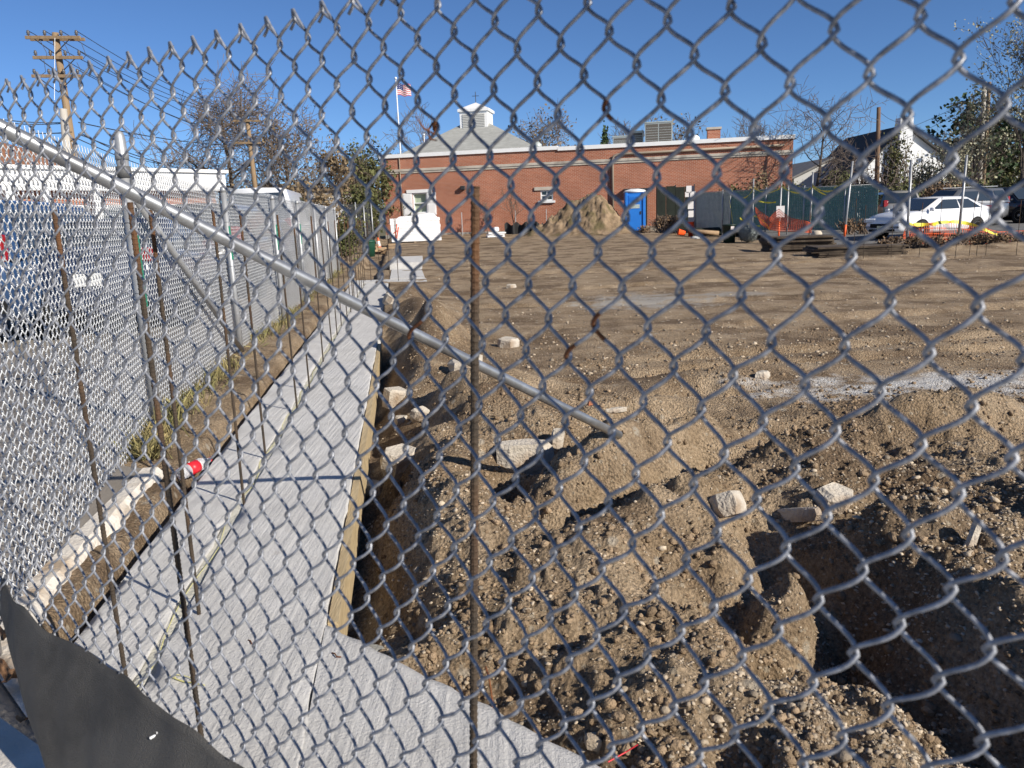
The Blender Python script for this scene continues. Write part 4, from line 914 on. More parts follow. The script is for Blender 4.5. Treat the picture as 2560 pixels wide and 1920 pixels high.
# white gabled house on the right
M_clap = mat('white_clapboard', (.70, .71, .72), (.78, .79, .80), 2, .7, bump=.5, bscale=5, stretch=(.1, .1, 9))
M_droof = mat('dark_shingles', (.045, .043, .042), (.075, .072, .07), 3, .9)
def house(name, label, px0, px1, py_e, py_a, Y, depth, zb, wm, rm, apex_px=None, rz=0.0, chim=None, wins=()):
    a = at(px0, py_e, Y); c = at(px1, py_e, Y); ap = at(apex_px or (px0+px1)/2, py_a, Y); w = c.x-a.x; ze = (a.z+c.z)/2
    o = thing(name, label, 'house', (a.x, Y, zb), rz); ze -= zb; za = ap.z-zb; xa = ap.x-a.x
    b = MB(); b.prism([(0, 0), (w, 0), (w, ze), (xa, za), (0, ze)], 'y', 0, depth); b.build('wall', wm, o)
    sl = Vector((xa, 0, za-ze)).normalized(); sr = Vector((w-xa, 0, ze-za)).normalized()
    b = MB(); t = .18
    b.prism([(-.35, ze-.35*(za-ze)/xa+.02), (xa, za+.02), (xa, za+t), (-.35, ze-.35*(za-ze)/xa+t)], 'y', -.3, depth+.3)
    b.prism([(xa, za+.02), (w+.35, ze-.35*(za-ze)/(w-xa)+.02), (w+.35, ze-.35*(za-ze)/(w-xa)+t), (xa, za+t)], 'y', -.3, depth+.3); r = b.build('roof', rm, o)
    if chim:
        p0 = at(chim[0], chim[2], Y); p1 = at(chim[1], chim[2], Y); b = MB(); b.box((p0.x-a.x, -.5, 0), (p1.x-a.x, .3, p0.z-zb)); b.build('chimney', wm, o)
    for (x0, x1, z0, z1) in wins:
        b = MB(); b.box((x0-.08, -.06, z0-.08), (x1+.08, -.01, z1+.08)); q = b.build('window', M_white, o); b = MB(); b.box((x0, -.075, z0), (x1, -.061, z1)); b.build('pane', M_glass, q)
    return o
house('white_house', 'white clapboard gabled house with white chimney beyond the parking lot', 2145, 2405, 432, 318, 60, 10, .4, M_clap, M_droof, 2262, 0, (2244, 2276, 296), ((1.2, 2.0, 1.0, 2.3), (4.6, 5.5, 1.0, 2.4)))
house('dark_roof_house', 'low house with long dark grey roof left of the white gabled house', 1985, 2150, 442, 398, 66, 9, .4, mat('cream_siding', (.5, .5, .48), None), mat('grey_roof', (.16, .155, .15), (.22, .215, .21), 2, .9), 2080, 0, None, ((1.0, 1.8, .8, 2.0), (3.0, 3.8, .8, 2.0)))
house('small_house', 'small far house with bluish grey roof behind the evergreens', 2485, 2600, 425, 378, 80, 9, .4, mat('cream_siding', (.5, .5, .48)), mat('blue_roof', (.20, .22, .26), (.26, .28, .32), 2, .9), 2560, 0)
house('far_shed', 'low white shed seen above the left fence beyond the bushes', 640, 900, 486, 462, 62, 8, .1, M_white, mat('grey_roof', (.16, .155, .15)), 660, 0)

# left building across the parking lot
lb_o = at(-330, 480, 24.0); lb_e = at(538, 480, 33.0); vx = Vector((lb_e.x-lb_o.x, lb_e.y-lb_o.y, 0)); LL = vx.length; vx.normalize(); rl = math.atan2(vx.y, vx.x); nl = Vector((vx.y, -vx.x, 0))
lbd = thing('left_building', 'low brick shop building with deep white fascia beyond the parked cars', 'building', (lb_o.x, lb_o.y, 0.1), rl)
def ll_(px, py):
    d = ray(px, py); o = Vector((0, 0, EYE)); t = (Vector((lb_o.x, lb_o.y, 0))-o).dot(nl)/d.dot(nl); p = o+d*t
    return (p-Vector((lb_o.x, lb_o.y, 0))).dot(vx), p.z-.1
zf0 = ll_(400, 478)[1]; zf1 = ll_(400, 432)[1]
b = MB(); b.box((0, 0, 0), (LL, 8, zf0)); b.build('wall', M_brick, lbd)
b = MB(); b.box((-.2, -.5, zf0), (LL+.2, 8.2, zf1)); b.box((-.2, -.62, zf1), (LL+.3, 8.3, zf1+.12)); b.build('fascia', M_white, lbd)
xg, zg = ll_(130, 418); b = MB(); b.add([(-2, -.3, zf1+.12), (xg+1.5, -.3, zf1+.12), (xg-3, 2.5, zf1+1.7), (-2, 2.5, zf1+1.7), (-2, 8, zf1+.12), (xg+1.5, 8, zf1+.12)], [(0, 1, 2, 3), (3, 2, 5, 4), (1, 5, 2), (0, 3, 4)]); b.build('roof', mat('brown_roof', (.20, .085, .045), (.26, .12, .065), 3, .9, stretch=(1, 1, 5)), lbd)
for k, px in enumerate((-60, 60, 170, 300, 330, 455, 490)):
    x, z = ll_(px, 560); b = MB(); b.box((x-.8, -.06, .9), (x+.8, -.005, 2.2)); q = b.build('window', M_white, lbd); b = MB(); b.box((x-.68, -.075, 1.02), (x+.68, -.061, 2.08)); b.build('pane', M_glass, q)
for px in (20, 110, 235):
    x, z = ll_(px, 560); b = MB(); b.box((x-.12, -.55, 0), (x+.12, -.35, zf0)); b.build('column', M_white, lbd)
# green shrub bed and ground strip before the left building
# ================================================================ vehicles
M_tyre = mat('tyre', (.018, .018, .018), None, rough=.85); M_rim = mat('rim', (.45, .46, .47), None, rough=.3, metal=.8)
M_arch = mat('arch_black', (.008, .008, .008), None, rough=.9); M_lamp = mat('lamp_glass', (.75, .76, .78), None, rough=.1, spec=.8); M_tail = mat('tail_red', (.28, .01, .012), None, rough=.2, spec=.7)
M_plate = mat('plate', (.75, .70, .45), None, rough=.5); M_plateW = mat('plate_white', (.75, .75, .72), None, rough=.5)
def paint(name, c, rough=.22, metal=.0):
    if name in _mats: return _mats[name]
    M = mat(name, c, None, rough=rough, metal=metal, spec=.6); M.node_tree.nodes['Principled BSDF'].inputs['Coat Weight'].default_value = .6; M.node_tree.nodes['Principled BSDF'].inputs['Coat Roughness'].default_value = .06; return M
SED = dict(L=4.75, W=1.80, H=1.45, low=[(-2.37, .45, .88), (-2.31, .30, 1.05), (-1.95, .24, 1.10), (-1.3, .22, 1.06), (0, .20, 1.00), (.95, .20, .98), (1.5, .22, .96), (2.0, .24, .90), (2.22, .27, .82), (2.33, .30, .70), (2.37, .38, .56)], gh=(-2.10, 1.32, -1.05, .22, 1.45, 1.00, .90), whl=(-1.38, 1.42, .325))
SUV = dict(L=4.7, W=1.86, H=1.72, low=[(-2.33, .45, 1.0), (-2.28, .36, 1.12), (-1.9, .30, 1.14), (0, .28, 1.10), (1.0, .28, 1.08), (1.6, .30, 1.05), (2.1, .32, .98), (2.28, .36, .80), (2.33, .45, .65)], gh=(-2.25, 1.25, -1.95, .45, 1.70, 1.08, .97), whl=(-1.40, 1.42, .36))
VAN = dict(L=5.6, W=2.0, H=2.3, low=[(-2.8, .45, 1.2), (-2.75, .36, 1.3), (-1.9, .30, 1.3), (0, .28, 1.3), (1.4, .28, 1.3), (2.1, .30, 1.2), (2.6, .36, 1.05), (2.75, .4, .8), (2.8, .5, .6)], gh=(-2.78, 1.95, -2.70, 1.15, 2.3, 1.28, 1.22), whl=(-1.7, 1.75, .36))
def car(kind, label, loc, rz, pm, rear_plate=True, plate_m=None, group=None, panes=True, roofrack=False, nm='parked_car'):
    K = kind; o = thing(nm, label, 'van' if K is VAN else 'car', loc, rz, group); hw_ = K['W']/2
    n = 12; vs = []; fs = []; m_ = len(K['low'])
    x0, x1 = K['low'][0][0], K['low'][-1][0]
    for (x, zb, zt) in K['low']:
        e = 1-.20*max(0, abs(x)/(K['L']/2)-.72)/.28; w = hw_*e
        sec = [(-w*.86, zb), (-w*.97, zb+.10), (-w*1.0, zb+(zt-zb)*.45), (-w*.985, zt-.16), (-w*.93, zt-.04), (-w*.6, zt+.015), (w*.6, zt+.015), (w*.93, zt-.04), (w*.985, zt-.16), (w*1.0, zb+(zt-zb)*.45), (w*.97, zb+.10), (w*.86, zb)]
        vs += [(x, y, z) for y, z in sec]
    for i in range(m_-1):
        for j in range(n): k = (j+1) % n; fs.append((i*n+j, i*n+k, (i+1)*n+k, (i+1)*n+j))
    fs += [tuple(range(n-1, -1, -1)), tuple((m_-1)*n+j for j in range(n))]
    b = MB(); b.S().add(vs, fs)
    # roof and pillars
    gx0, gx1, tx0, tx1, zr, zbt, _z = K['gh']; wb, wt = hw_*.93, hw_*.72
    def gp(u, v, s):      # u along 0 rear 1 front, v up
        xb_ = gx0+(gx1-gx0)*u; xt_ = tx0+(tx1-tx0)*u; return Vector((xb_+(xt_-xb_)*v, s*(wb+(wt-wb)*v), zbt-.06+(zr-.05-zbt+.06)*v))
    vs = []; fs = []; us = (0, .1, .3, .5, .7, .9, 1)
    for u in us:
        cz = .05*(1-(2*u-1)**4); P = [gp(u, 0, -1), gp(u, .5, -1)+Vector((0, -.02, 0)), gp(u, 1, -1)]
        vs += P+[Vector((P[2].x, -wt*.8, zr-.02+cz*.3)), Vector((P[2].x, 0, zr+cz*.3)), Vector((P[2].x, wt*.8, zr-.02+cz*.3))]+[gp(u, 1, 1), gp(u, .5, 1)+Vector((0, .02, 0)), gp(u, 0, 1)]
    for i in range(len(us)-1):
        for j in range(8): fs.append((i*9+j, i*9+j+1, (i+1)*9+j+1, (i+1)*9+j))
    for r_ in (0, (len(us)-1)*9): fs += [(r_, r_+1, r_+7, r_+8), (r_+1, r_+2, r_+6, r_+7), (r_+2, r_+3, r_+4, r_+5, r_+6)]
    b.add(vs, fs); body = b.build('body', pm, o)
    def pane(pts, nm_='window', m2=None, parent=None):
        q = MB(); q.add(pts, [tuple(range(len(pts)))]); return q.build(nm_, m2 or M_glass, parent or o)
    if panes:
        rows = {id(SED): ((.10, .44), (.47, .90)), id(SUV): ((.03, .24), (.27, .54), (.57, .93)), id(VAN): ((.74, .95),)}[id(K)]
        for s in (-1, 1):
            for (u0, u1) in rows:
                off = Vector((0, s*.026, .008)); top = .86
                u0t, u1t = u0, u1
                pane([gp(u0, .16, s)+off, gp(u1, .16, s)+off, gp(u1t, top, s)+off, gp(u0t, top, s)+off], 'side_window')
        f0, f1 = gp(1, .10, -1), gp(1, .10, 1); t0, t1 = gp(1, .93, -1), gp(1, .93, 1); of = Vector((.03, 0, .03)); ins = Vector((0, .07, 0))
        pane([f0+of+ins, f1+of-ins, t1+of-ins, t0+of+ins], 'windscreen')
        f0, f1 = gp(0, .2, -1), gp(0, .2, 1); t0, t1 = gp(0, .9, -1), gp(0, .9, 1); of = Vector((-.02, 0, .015))
        pane([f0+of+ins, f1+of-ins, t1+of-ins, t0+of+ins], 'rear_window')
    for xw in K['whl'][:2]:
        r = K['whl'][2]
        for s in (-1, 1):
            T = Matrix.Translation((xw, s*(hw_-.10), r)) @ Matrix.Rotation(R(-90*s), 4, 'X')
            q = MB(); q.S().lathe([(r*1.16, .0), (r*1.16, .107)], (0, 0, 0), 20, T); q.build('wheel_arch', M_arch, body)
            w = MB(); w.S().lathe([(r*.6, .0), (r*.95, .0), (r, .03), (r, .10), (r*.95, .125), (r*.66, .13), (r*.64, .11)], (0, 0, 0), 20, T); wo = w.build('wheel', M_tyre, o)
            w = MB(); w.lathe([(r*.64, .09), (r*.62, .118), (r*.2, .112), (r*.15, .13), (.01, .13)], (0, 0, 0), 16, T); ro = w.build('rim', M_rim, wo)
            w = MB(); w.lathe([(r*.60, .1185), (r*.60, .1195), (r*.46, .1195), (r*.46, .1185)], (0, 0, 0), 16, T); w.build('rim_ring', M_arch, wo)
    zf = K['low'][-2][2]; xf = K['low'][-2][0]; xr = K['low'][1][0]; zr_ = K['low'][1][2]
    for s in (-1, 1):
        q = MB(); q.cbox((xf-.02, s*hw_*.62, zf-.02), (.20, .42, .15), rz=-s*.35, ch=.03); q.build('headlight', M_lamp, o)
        hh = .30 if K is not SED else .17
        q = MB(); q.cbox((xr+.03, s*hw_*.72, zr_-.06 if K is SED else zr_+.02), (.14, .20, hh), rz=s*.2, ch=.02); q.build('tail_light', M_tail, o)
        p = gp(.93, .05, s); q = MB(); q.cbox(p+Vector((.02, s*.13, .05)), (.10, .18, .13), ch=.03); q.build('mirror', pm, o)
    q = MB(); q.cbox((K['low'][-1][0]-.02, 0, .50), (.10, 1.0, .14), ch=.02); q.box((K['low'][-1][0]-.05, -.55, .30), (K['low'][-1][0]+.02, .55, .38)); q.build('grille', M_arch, o)
    q = MB(); q.cbox((K['low'][-1][0]+.04, 0, .42), (.02, .31, .15)); q.build('front_plate', plate_m or M_plate, o)
    if rear_plate: q = MB(); q.cbox((K['low'][0][0]-.01, 0, .80 if K is not SED else .72), (.03, .31, .15)); q.build('rear_plate', plate_m or M_plateW, o)
    q = MB(); q.box((K['low'][0][0]-.02, -hw_*.78, .42), (K['low'][0][0]+.06, hw_*.78, .56)); q.build('bumper', M_arch if K is not SED else pm, o)
    if roofrack:
        for s in (-1, 1): q = MB(); q.tube([(tx0+.2, s*wt*.85, zr+.06), (tx1-.2, s*wt*.85, zr+.06)], .02, 6); q.build('roof_rail', M_rim, o)
    return o
P_white = paint('paint_white', (.78, .78, .79)); P_silver = paint('paint_silver', (.42, .40, .36), .3, .5); P_grey = paint('paint_grey', (.16, .165, .175), .28, .4); P_black = paint('paint_black', (.012, .012, .015)); P_navy = paint('paint_navy', (.012, .022, .055)); P_blue = paint('paint_blue', (.02, .05, .12))
def cl(px, Y, dz=-.05): p = at(px, 560, Y); return (p.x, Y, G(Y)+dz)
car(SED, 'white sedan parked behind the orange netting at the edge of the lot', cl(2322, 29.6), R(203), P_white, plate_m=M_plate)
car(SUV, 'small silver car parked between the green fence and the white sedan', cl(2225, 39), R(75), P_silver)
car(SUV, 'dark grey car with roof rails parked right behind the white sedan', cl(2385, 37.5), R(195), P_grey, roofrack=True)
car(SUV, 'black car with bright headlight parked next to the white van', cl(2515, 40), R(-72), P_black)
vn = car(VAN, 'white delivery van parked behind the black car', cl(2625, 43), R(185), P_white)
b = MB()
for k in range(4): b.box((-.9+.02*k, 1.005, 1.75-k*.16), (.6-.25*(k % 2), 1.012, 1.82-k*.16))
b.build('lettering', mat('grey_print', (.42, .44, .47), None), vn)
def carR(kind, label, px, Yr, ang, pm, **kw):          # placed by its rear bumper
    p = at(px, 600, Yr); L = kind['L']/2; car(kind, label, (p.x+L*math.cos(R(ang)), Yr+L*math.sin(R(ang)), .07), R(ang), pm, **kw)
carR(SED, 'dark navy car with pale rear plate and red tail lights near the boundary fence', 205, 9.6, 98, P_navy, plate_m=M_plateW)
carR(SUV, 'blue car parked left of the navy car with the pale plate', -190, 8.8, 98, P_blue)
carR(SUV, 'black car parked right of the navy car with the pale plate', 480, 13.5, 98, P_black)
carR(SED, 'dark blue sedan parked between the black car and the white van', 600, 17.5, 98, P_blue)
carR(VAN, 'white van parked beyond the dark blue sedan at the boundary fence', 655, 22, 98, P_white)
# ================================================================ things standing about the lot
def zg(x, y): return float(soil_height(np.array([x], float), np.array([y], float))[0])
# portable toilet
p = at(1588, 580, 43.0); tl = thing('portable_toilet', 'bright blue portable toilet with white roof beside the dirt pile', 'toilet', (p.x, 43.0, zg(p.x, 43)-.01), R(-6))
M_blue = mat('toilet_blue', (.015, .155, .55), (.02, .18, .60), 2, .45)
b = MB(); b.cbox((0, .55, 1.12), (1.1, 1.08, 2.05), ch=.04); b.build('cabin', M_blue, tl)
b = MB(); b.cbox((0, -.005, 1.05), (.72, .05, 1.86), ch=.015); d = b.build('door', M_blue, tl)
b = MB()
for k in range(5): b.box((-.28, -.045, 1.66+k*.05), (.28, -.03, 1.685+k*.05))
b.build('door_vent', M_blue, d)
b = MB(); b.box((-.24, -.045, 1.30), (.24, -.031, 1.50)); b.build('door_sign', mat('sign_grey', (.25, .33, .33), (.5, .55, .5), 9, .5, stretch=(1, 1, 4)), d)
b = MB(); b.box((.26, -.06, .98), (.32, -.03, 1.14)); b.build('handle', M_dark, d)
for sx in (-1, 1): b = MB(); b.cbox((sx*.46, -.03, 1.1), (.14, .1, 2.05), ch=.02); b.build('corner_post', M_blue, tl)
b = MB(); b.S().add([(-.6, -.05, 2.14), (.6, -.05, 2.14), (.6, 1.15, 2.14), (-.6, 1.15, 2.14), (-.52, .02, 2.24), (.52, .02, 2.24), (.52, 1.08, 2.24), (-.52, 1.08, 2.24), (-.2, .3, 2.32), (.2, .3, 2.32), (.2, .8, 2.32), (-.2, .8, 2.32)], [(0, 1, 5, 4), (1, 2, 6, 5), (2, 3, 7, 6), (3, 0, 4, 7), (4, 5, 9, 8), (5, 6, 10, 9), (6, 7, 11, 10), (7, 4, 8, 11), (8, 9, 10, 11), (3, 2, 1, 0)]); b.build('roof', M_white, tl)
b = MB(); b.cbox((0, .5, .05), (1.18, 1.2, .12), ch=.02); b.build('skid', M_dark, tl)
# dirt pile: its own mound with noise
M_pile = mat('pile_soil', (.15, .105, .065), (.33, .24, .155), 2.2, .97, bump=1.0, bscale=9, c3=(.13, .105, .055), s3=1.5, spec=.1)
pc = at(1470, 585, 44.2); n = 130; xs = np.linspace(-4.2, 3.4, n); ys = np.linspace(-2.4, 2.6, n); X, Y = np.meshgrid(xs, ys)
Z = 2.3*np.exp(-(((X-.35)/1.45)**2+(Y/1.35)**2)**.9) + 1.0*np.exp(-(((X+1.4)/1.1)**2+((Y+.1)/1.0)**2)) + .45*np.exp(-(((X+2.8)/.8)**2+((Y+.2)/.8)**2)) + .55*np.exp(-(((X-.9)/.9)**2+((Y+1.2)/.6)**2))
Z = Z*(1+.30*fbm(X+3, Y, .9, 5))+.30*np.clip(Z, 0, 1)*fbm(X, Y, .35, 4, .6) - .12
Vv = np.stack([X, Y, Z], -1).reshape(-1, 3); i = np.arange(n-1)[:, None]*n+np.arange(n-1)[None]; Qv = np.stack([i, i+1, i+n+1, i+n], -1).reshape(-1, 4)
o = link_mesh('dirt_pile', mesh_np('dirt_pile', Vv, Qv, [M_pile]), None, (pc.x, 44.2, zg(pc.x, 44.2)-.05)); tag(o, 'tall pile of excavated brown dirt next to the blue toilet', 'dirt pile')
# wrapped foam board stack
p0 = at(978, 608, 40); fs_ = thing('foam_board_stack', 'white stack of insulation boards with red spray marks against the brick wall', 'board stack', (p0.x, 40, zg(p0.x+1, 40)), R(6))
for k in range(7):
    b = MB(); dx = random.uniform(-.03, .03); zz = .06+k*.165; b.cbox((1.25+dx, .6, zz+.08), (2.48-.02*(k % 2), 1.2, .158), ch=.012); b.build('foam_board', mat('white_foam', (.80, .80, .80), (.84, .84, .84), 1, .7), fs_)
b = MB(); b.prism([(.35, 1.222), (2.3, 1.222), (2.42, 1.15), (2.2, 1.40), (1.9, 1.42), (1.2, 1.33), (.5, 1.30)], 'y', .05, 1.1); b.build('wrap', mat('white_wrap', (.80, .80, .81), None, rough=.4), fs_)
for (xa, za, xb, zb_) in ((.22, .25, .34, .95), (.30, .25, .42, .80), (.16, .50, .34, .62)): b = MB(); b.tube([(xa, -.012, za), (xb, -.012, zb_)], .025, 5); b.build('spray_mark', mat('red_spray', (.75, .16, .09), None, rough=.7), fs_)
for x in (.3, 1.2, 2.2): b = MB(); b.cbox((x, .6, .01), (.1, 1.2, .1)); b.build('bearer', mat('pallet', (.3, .22, .14), None, rough=.9), fs_)
# white offcuts and black silt strip by the wall
p = at(1238, 590, 44); b = MB()
for k in range(3): b.cbox((random.uniform(-.1, .1), 0, .05+k*.09), (.95, .5, .07), rz=random.uniform(-.2, .2))
b.cbox((.05, .1, .42), (.3, .3, .25), rz=.4, ch=.06); tag(b.build('foam_offcuts', mat('white_foam', (.8, .8, .8)), loc=(p.x, 44, zg(p.x, 44))), 'small heap of white foam offcuts lying before the brick wall', 'offcuts')
b = MB(); vs = []; fs = []
for k in range(24):
    q = at(1262+k*4.2, 586, 46.5); vs += [(q.x, 46.5+.2*math.sin(k*.9), .2), (q.x, 46.5+.2*math.sin(k*.9)+.08*math.sin(k*2.3), .95+.1*math.sin(k*1.1))]
for k in range(23): fs.append((2*k, 2*k+2, 2*k+3, 2*k+1))
b.S().add(vs, fs); tag(b.build('silt_screen', mat('black_plastic', (.015, .015, .016), None, rough=.5)), 'low crumpled strip of black silt screen below the small window', 'screen')
for px in (1156, 1290, 1367): q = at(px, 580, 47.0); b = MB(); b.tube([(0, 0, -.1), (0, 0, 1.4)], .025, 6); tag(b.build('stake', M_post, loc=(q.x, 47.0, .3)), 'thin grey stake standing in front of the long brick wall', 'stake', 'stakes by the brick wall')
# traffic cone, timber rubble, green bin at the end of the left fence
p = at(947, 628, 36); cn = thing('traffic_cone', 'orange traffic cone with white collar by the timber scraps', 'cone', (p.x, 36, zg(p.x, 36)))
M_or = mat('cone_orange', (.80, .13, .03), None, rough=.5)
b = MB(); b.S().lathe([(.17, .03), (.115, .25), (.06, .50), (.03, .62), (.01, .62)], (0, 0, 0), 18); c_ = b.build('cone', M_or, cn)
b = MB(); b.S().lathe([(.122, .23), (.068, .47)], (0, 0, 0), 18); b.build('collar', mat('cone_white', (.8, .78, .74), None, rough=.4), c_)
b = MB(); b.cbox((0, 0, .02), (.42, .42, .05), ch=.015); b.build('base', M_or, cn)
for k in range(12):
    q = at(random.uniform(930, 985), 632, 34+random.uniform(-.8, 1.2)); b = MB(); b.cbox((0, 0, 0), (random.uniform(.3, .7), .14, .09), rz=random.uniform(-.6, .6)); tag(b.build('timber_scrap', mat('timber_scrap', (.30, .20, .11), (.40, .28, .17), 6, .9), loc=(q.x, q.y, zg(q.x, q.y)+.05+.07*(k % 4))), 'short piece of brown timber heaped around the traffic cone', 'timber', 'timber heap by the cone')
p = at(925, 645, 31); b = MB(); b.S().lathe([(.20, 0), (.24, .5), (.25, .55), (.26, .56), (.26, .6), (.10, .66), (.01, .67)], (0, 0, 0), 18); tag(b.build('green_bin', mat('bin_green', (.012, .06, .035), None, rough=.5), loc=(p.x, 31, zg(p.x, 31))), 'dark green round bin at the end of the left fence', 'bin')

# ---- right side: dark screen, notices, green slat fence
hedge_c = at(1688, 570, 45.0)
M_scr = mat('dark_screen', (.010, .013, .010), (.020, .026, .018), 3, .9)
sc = thing('dark_screen_fence', 'near black screened enclosure against the brick wall behind the dry brush', 'screen', (hedge_c.x-1.0, 45.2, .3), R(-4))
for k in range(4):
    b = MB(); b.box((k*.52, 0, 0), (k*.52+.505, .04, 2.35+.04*math.sin(k*2))); b.build('panel', M_scr, sc)
for k in range(3): b = MB(); b.tube([(k*1.04, .08, -.2), (k*1.04, .08, 2.45)], .03, 8); b.build('post', M_dark, sc)
q = at(1727, 560, 43.0); nb = thing('notice_post', 'dark post hung with white permit papers beside the green fence', 'notice', (q.x, 43.0, .25))
b = MB(); b.box((-.16, 0, 0), (.16, .05, 2.35)); b.build('board', mat('navy_board', (.02, .025, .05), None), nb)
for (x, z, w, h) in ((-.12, 2.0, .28, .36), (.08, 1.75, .26, .30), (-.02, 1.15, .3, .4), (0, .72, .28, .34), (-.22, 1.78, .2, .26)): b = MB(); b.box((x-w/2, -.012, z), (x+w/2, -.002, z+h)); b.build('paper', mat('paper', (.68, .66, .64), (.58, .55, .55), 14, .8), nb)
M_slat = mat('green_slats', (.10, .205, .18), (.15, .27, .24), 4, .7, island=.35)
gA = at(1738, 560, 42.5); gB = at(1826, 560, 40.5); gC = at(2192, 560, 35.5)
def slat_fence(label, a, c, h, m_s, m_p, spacing, name):
    d = Vector((c.x-a.x, c.y-a.y, 0)); L = d.length; rz = math.atan2(d.y, d.x); o = thing(name, label, 'fence', (a.x, a.y, G(a.y)-.02), rz)
    dz = (G(c.y)-G(a.y))/L; k = 0
    while k*spacing < L-.05:
        x = k*spacing; b = MB(); b.box((x, 0, .05+dz*x), (x+spacing*.80, .02, h+dz*x)); b.build('slat', m_s, o); k += 1
    # woven wire seen between the slats
    b = MB()
    for r_ in range(14): z = .1+r_*(h-.15)/13; b.tube([(0, -.008, z), (L, -.008, z+dz*L)], .005, 3)
    b.build('weave_wire', M_wire, o)
    for i in range(int(L/1.9)+1):
        x = min(i*1.9, L); b = MB(); b.S().tube([(x, -.05, -.3), (x, -.05, h+.12+dz*x)], .03, 8); b.build('post', m_p, o)
    b = MB(); b.S().tube([(0, -.05, h+.02), (L, -.05, h+.02+dz*L)], .018, 6); b.build('top_rail', m_p, o); return o
slat_fence('grey green gate panel of slatted chain link next to the permit papers', gA, gB, 1.98, mat('grey_slats', (.24, .28, .265), (.31, .35, .335), 4, .7, island=.25), M_post, .085, 'slat_fence')
slat_fence('long green slatted privacy fence behind the board stacks', gB, gC, 1.98, M_slat, M_post, .085, 'slat_fence')
# black ground line below the gate and a log
q = at(1775, 578, 41.5); b = MB(); b.cbox((0, 0, .1), (1.9, .3, .42), rz=-.1, ch=.1); tag(b.build('black_drape', M_scr, loc=(q.x, 41.2, .12)), 'black plastic drape along the foot of the gate panel', 'drape')
q = at(1760, 583, 39.5); b = MB(); b.S().tube([(-.7, 0, .25), (.7, -.1, .08)], [.09, .11], 9); tag(b.build('log', mat('log', (.26, .17, .10), (.36, .25, .15), 5, .9), loc=(q.x, 39.5, .1)), 'short brown log lying before the black drape', 'log')
# orange buckets
def bucket(px, py, Y, lab, tip=0, h=.75):
    q = at(px, py, Y); T = Matrix.Rotation(tip, 4, 'Y'); b = MB(); b.S().lathe([(.13, 0), (.16, h*.95), (.175, h*.96), (.175, h), (.15, h), (.12, .02)], (0, 0, 0), 16, T)
    o = b.build('orange_bucket', mat('bucket_orange', (.85, .10, .02), None, rough=.45), loc=(q.x, Y, zg(q.x, Y)+(.17 if tip else 0))); tag(o, lab, 'bucket')
    b = MB(); b.S().tube([T @ Vector((.17*math.cos(a), .17*math.sin(a), h-.05-.09*math.sin(a)**2)) for a in np.linspace(0, math.pi, 9)], .006, 5); b.build('handle', M_rim, o)
bucket(1727, 580, 42.4, 'tall nest of orange buckets standing below the permit papers'); bucket(1712, 584, 41.8, 'orange bucket tipped on its side next to the standing buckets', R(-75), .36)
q = at(1738, 592, 38.5); b = MB(); b.S().lathe([(.25, 0), (.24, .06), (.12, .12), (.01, .14)], (0, 0, 0), 12); tag(b.build('sand_bag', mat('bag_grey', (.45, .45, .43), None), loc=(q.x, 38.5, zg(q.x, 38.5))), 'flat pale grey bag on the dirt before the orange buckets', 'bag')
# dark trash can and the wire ball
q = at(1823, 601, 34.3); tc_ = thing('trash_can', 'dark green trash can standing beside a roll of wire', 'trash can', (q.x, 34.3, zg(q.x, 34.3)))
b = MB(); b.S().lathe([(.24, 0), (.29, .72), (.31, .73), (.31, .78), (.27, .78), (.22, .04)], (0, 0, 0), 20); b.build('bin', mat('can_green', (.012, .03, .022), None, rough=.5), tc_)
b = MB(); b.box((-.02, -.305, .56), (.12, -.285, .70)); b.build('sticker', mat('sticker', (.7, .55, .5), (.8, .8, .78), 20, .6), tc_)
q = at(1870, 598, 33.9); b = MB()
for k in range(26):
    ph = k*.5; r_ = .44+.03*math.sin(k*1.3); b.tube([Vector((r_*math.cos(a)*math.cos(ph), r_*math.sin(a)*.92+.0, r_*math.cos(a)*math.sin(ph)))+Vector((0, 0, .42)) for a in np.linspace(0, 6.28, 18)], .007, 4)
b.S().lathe([(.05, .05), (.33, .14), (.40, .42), (.30, .68), (.05, .78)], (0, 0, 0), 14); tag(b.build('wire_roll', mat('grey_wire_roll', (.10, .12, .12), (.25, .28, .28), 25, .6, metal=.4), loc=(q.x, 33.9, zg(q.x, 33.9)-.02)), 'rounded grey bundle of rolled wire mesh next to the trash can', 'wire roll')
# two stacks of weathered sheets
M_sheet = mat('weathered_board', (.045, .032, .022), (.085, .062, .042), 5, .9, bump=.4, bscale=30, c3=(.13, .10, .07), s3=1.5)
def board_stack(px0, px1, py, Y, nb_, th, dy, lab, grp, rz, fan=0.0):
    a = at(px0, py, Y); c = at(px1, py, Y); w = c.x-a.x; z = zg((a.x+c.x)/2, Y)-.01
    for k in range(nb_):
        b = MB(); b.cbox((0, 0, 0), (w*(1-.03*random.random()), dy, th*.86), rz=random.uniform(-.04, .04))
        o = b.build('board', M_sheet, loc=((a.x+c.x)/2+random.uniform(-.06, .06)+fan*k, Y+dy*.3+random.uniform(-.05, .05), z+th*(k+.5)), rz=rz); tag(o, lab % ORD[k], 'board', grp)
board_stack(1922, 2082, 628, 24.4, 10, .055, 1.3, 'weathered brown sheet in the taller stack, %s from the bottom', 'taller stack of boards', R(-6))
board_stack(2040, 2255, 644, 21.0, 5, .052, 1.3, 'weathered brown sheet in the low stack before the taller one, %s from below', 'low stack of boards', R(-8))
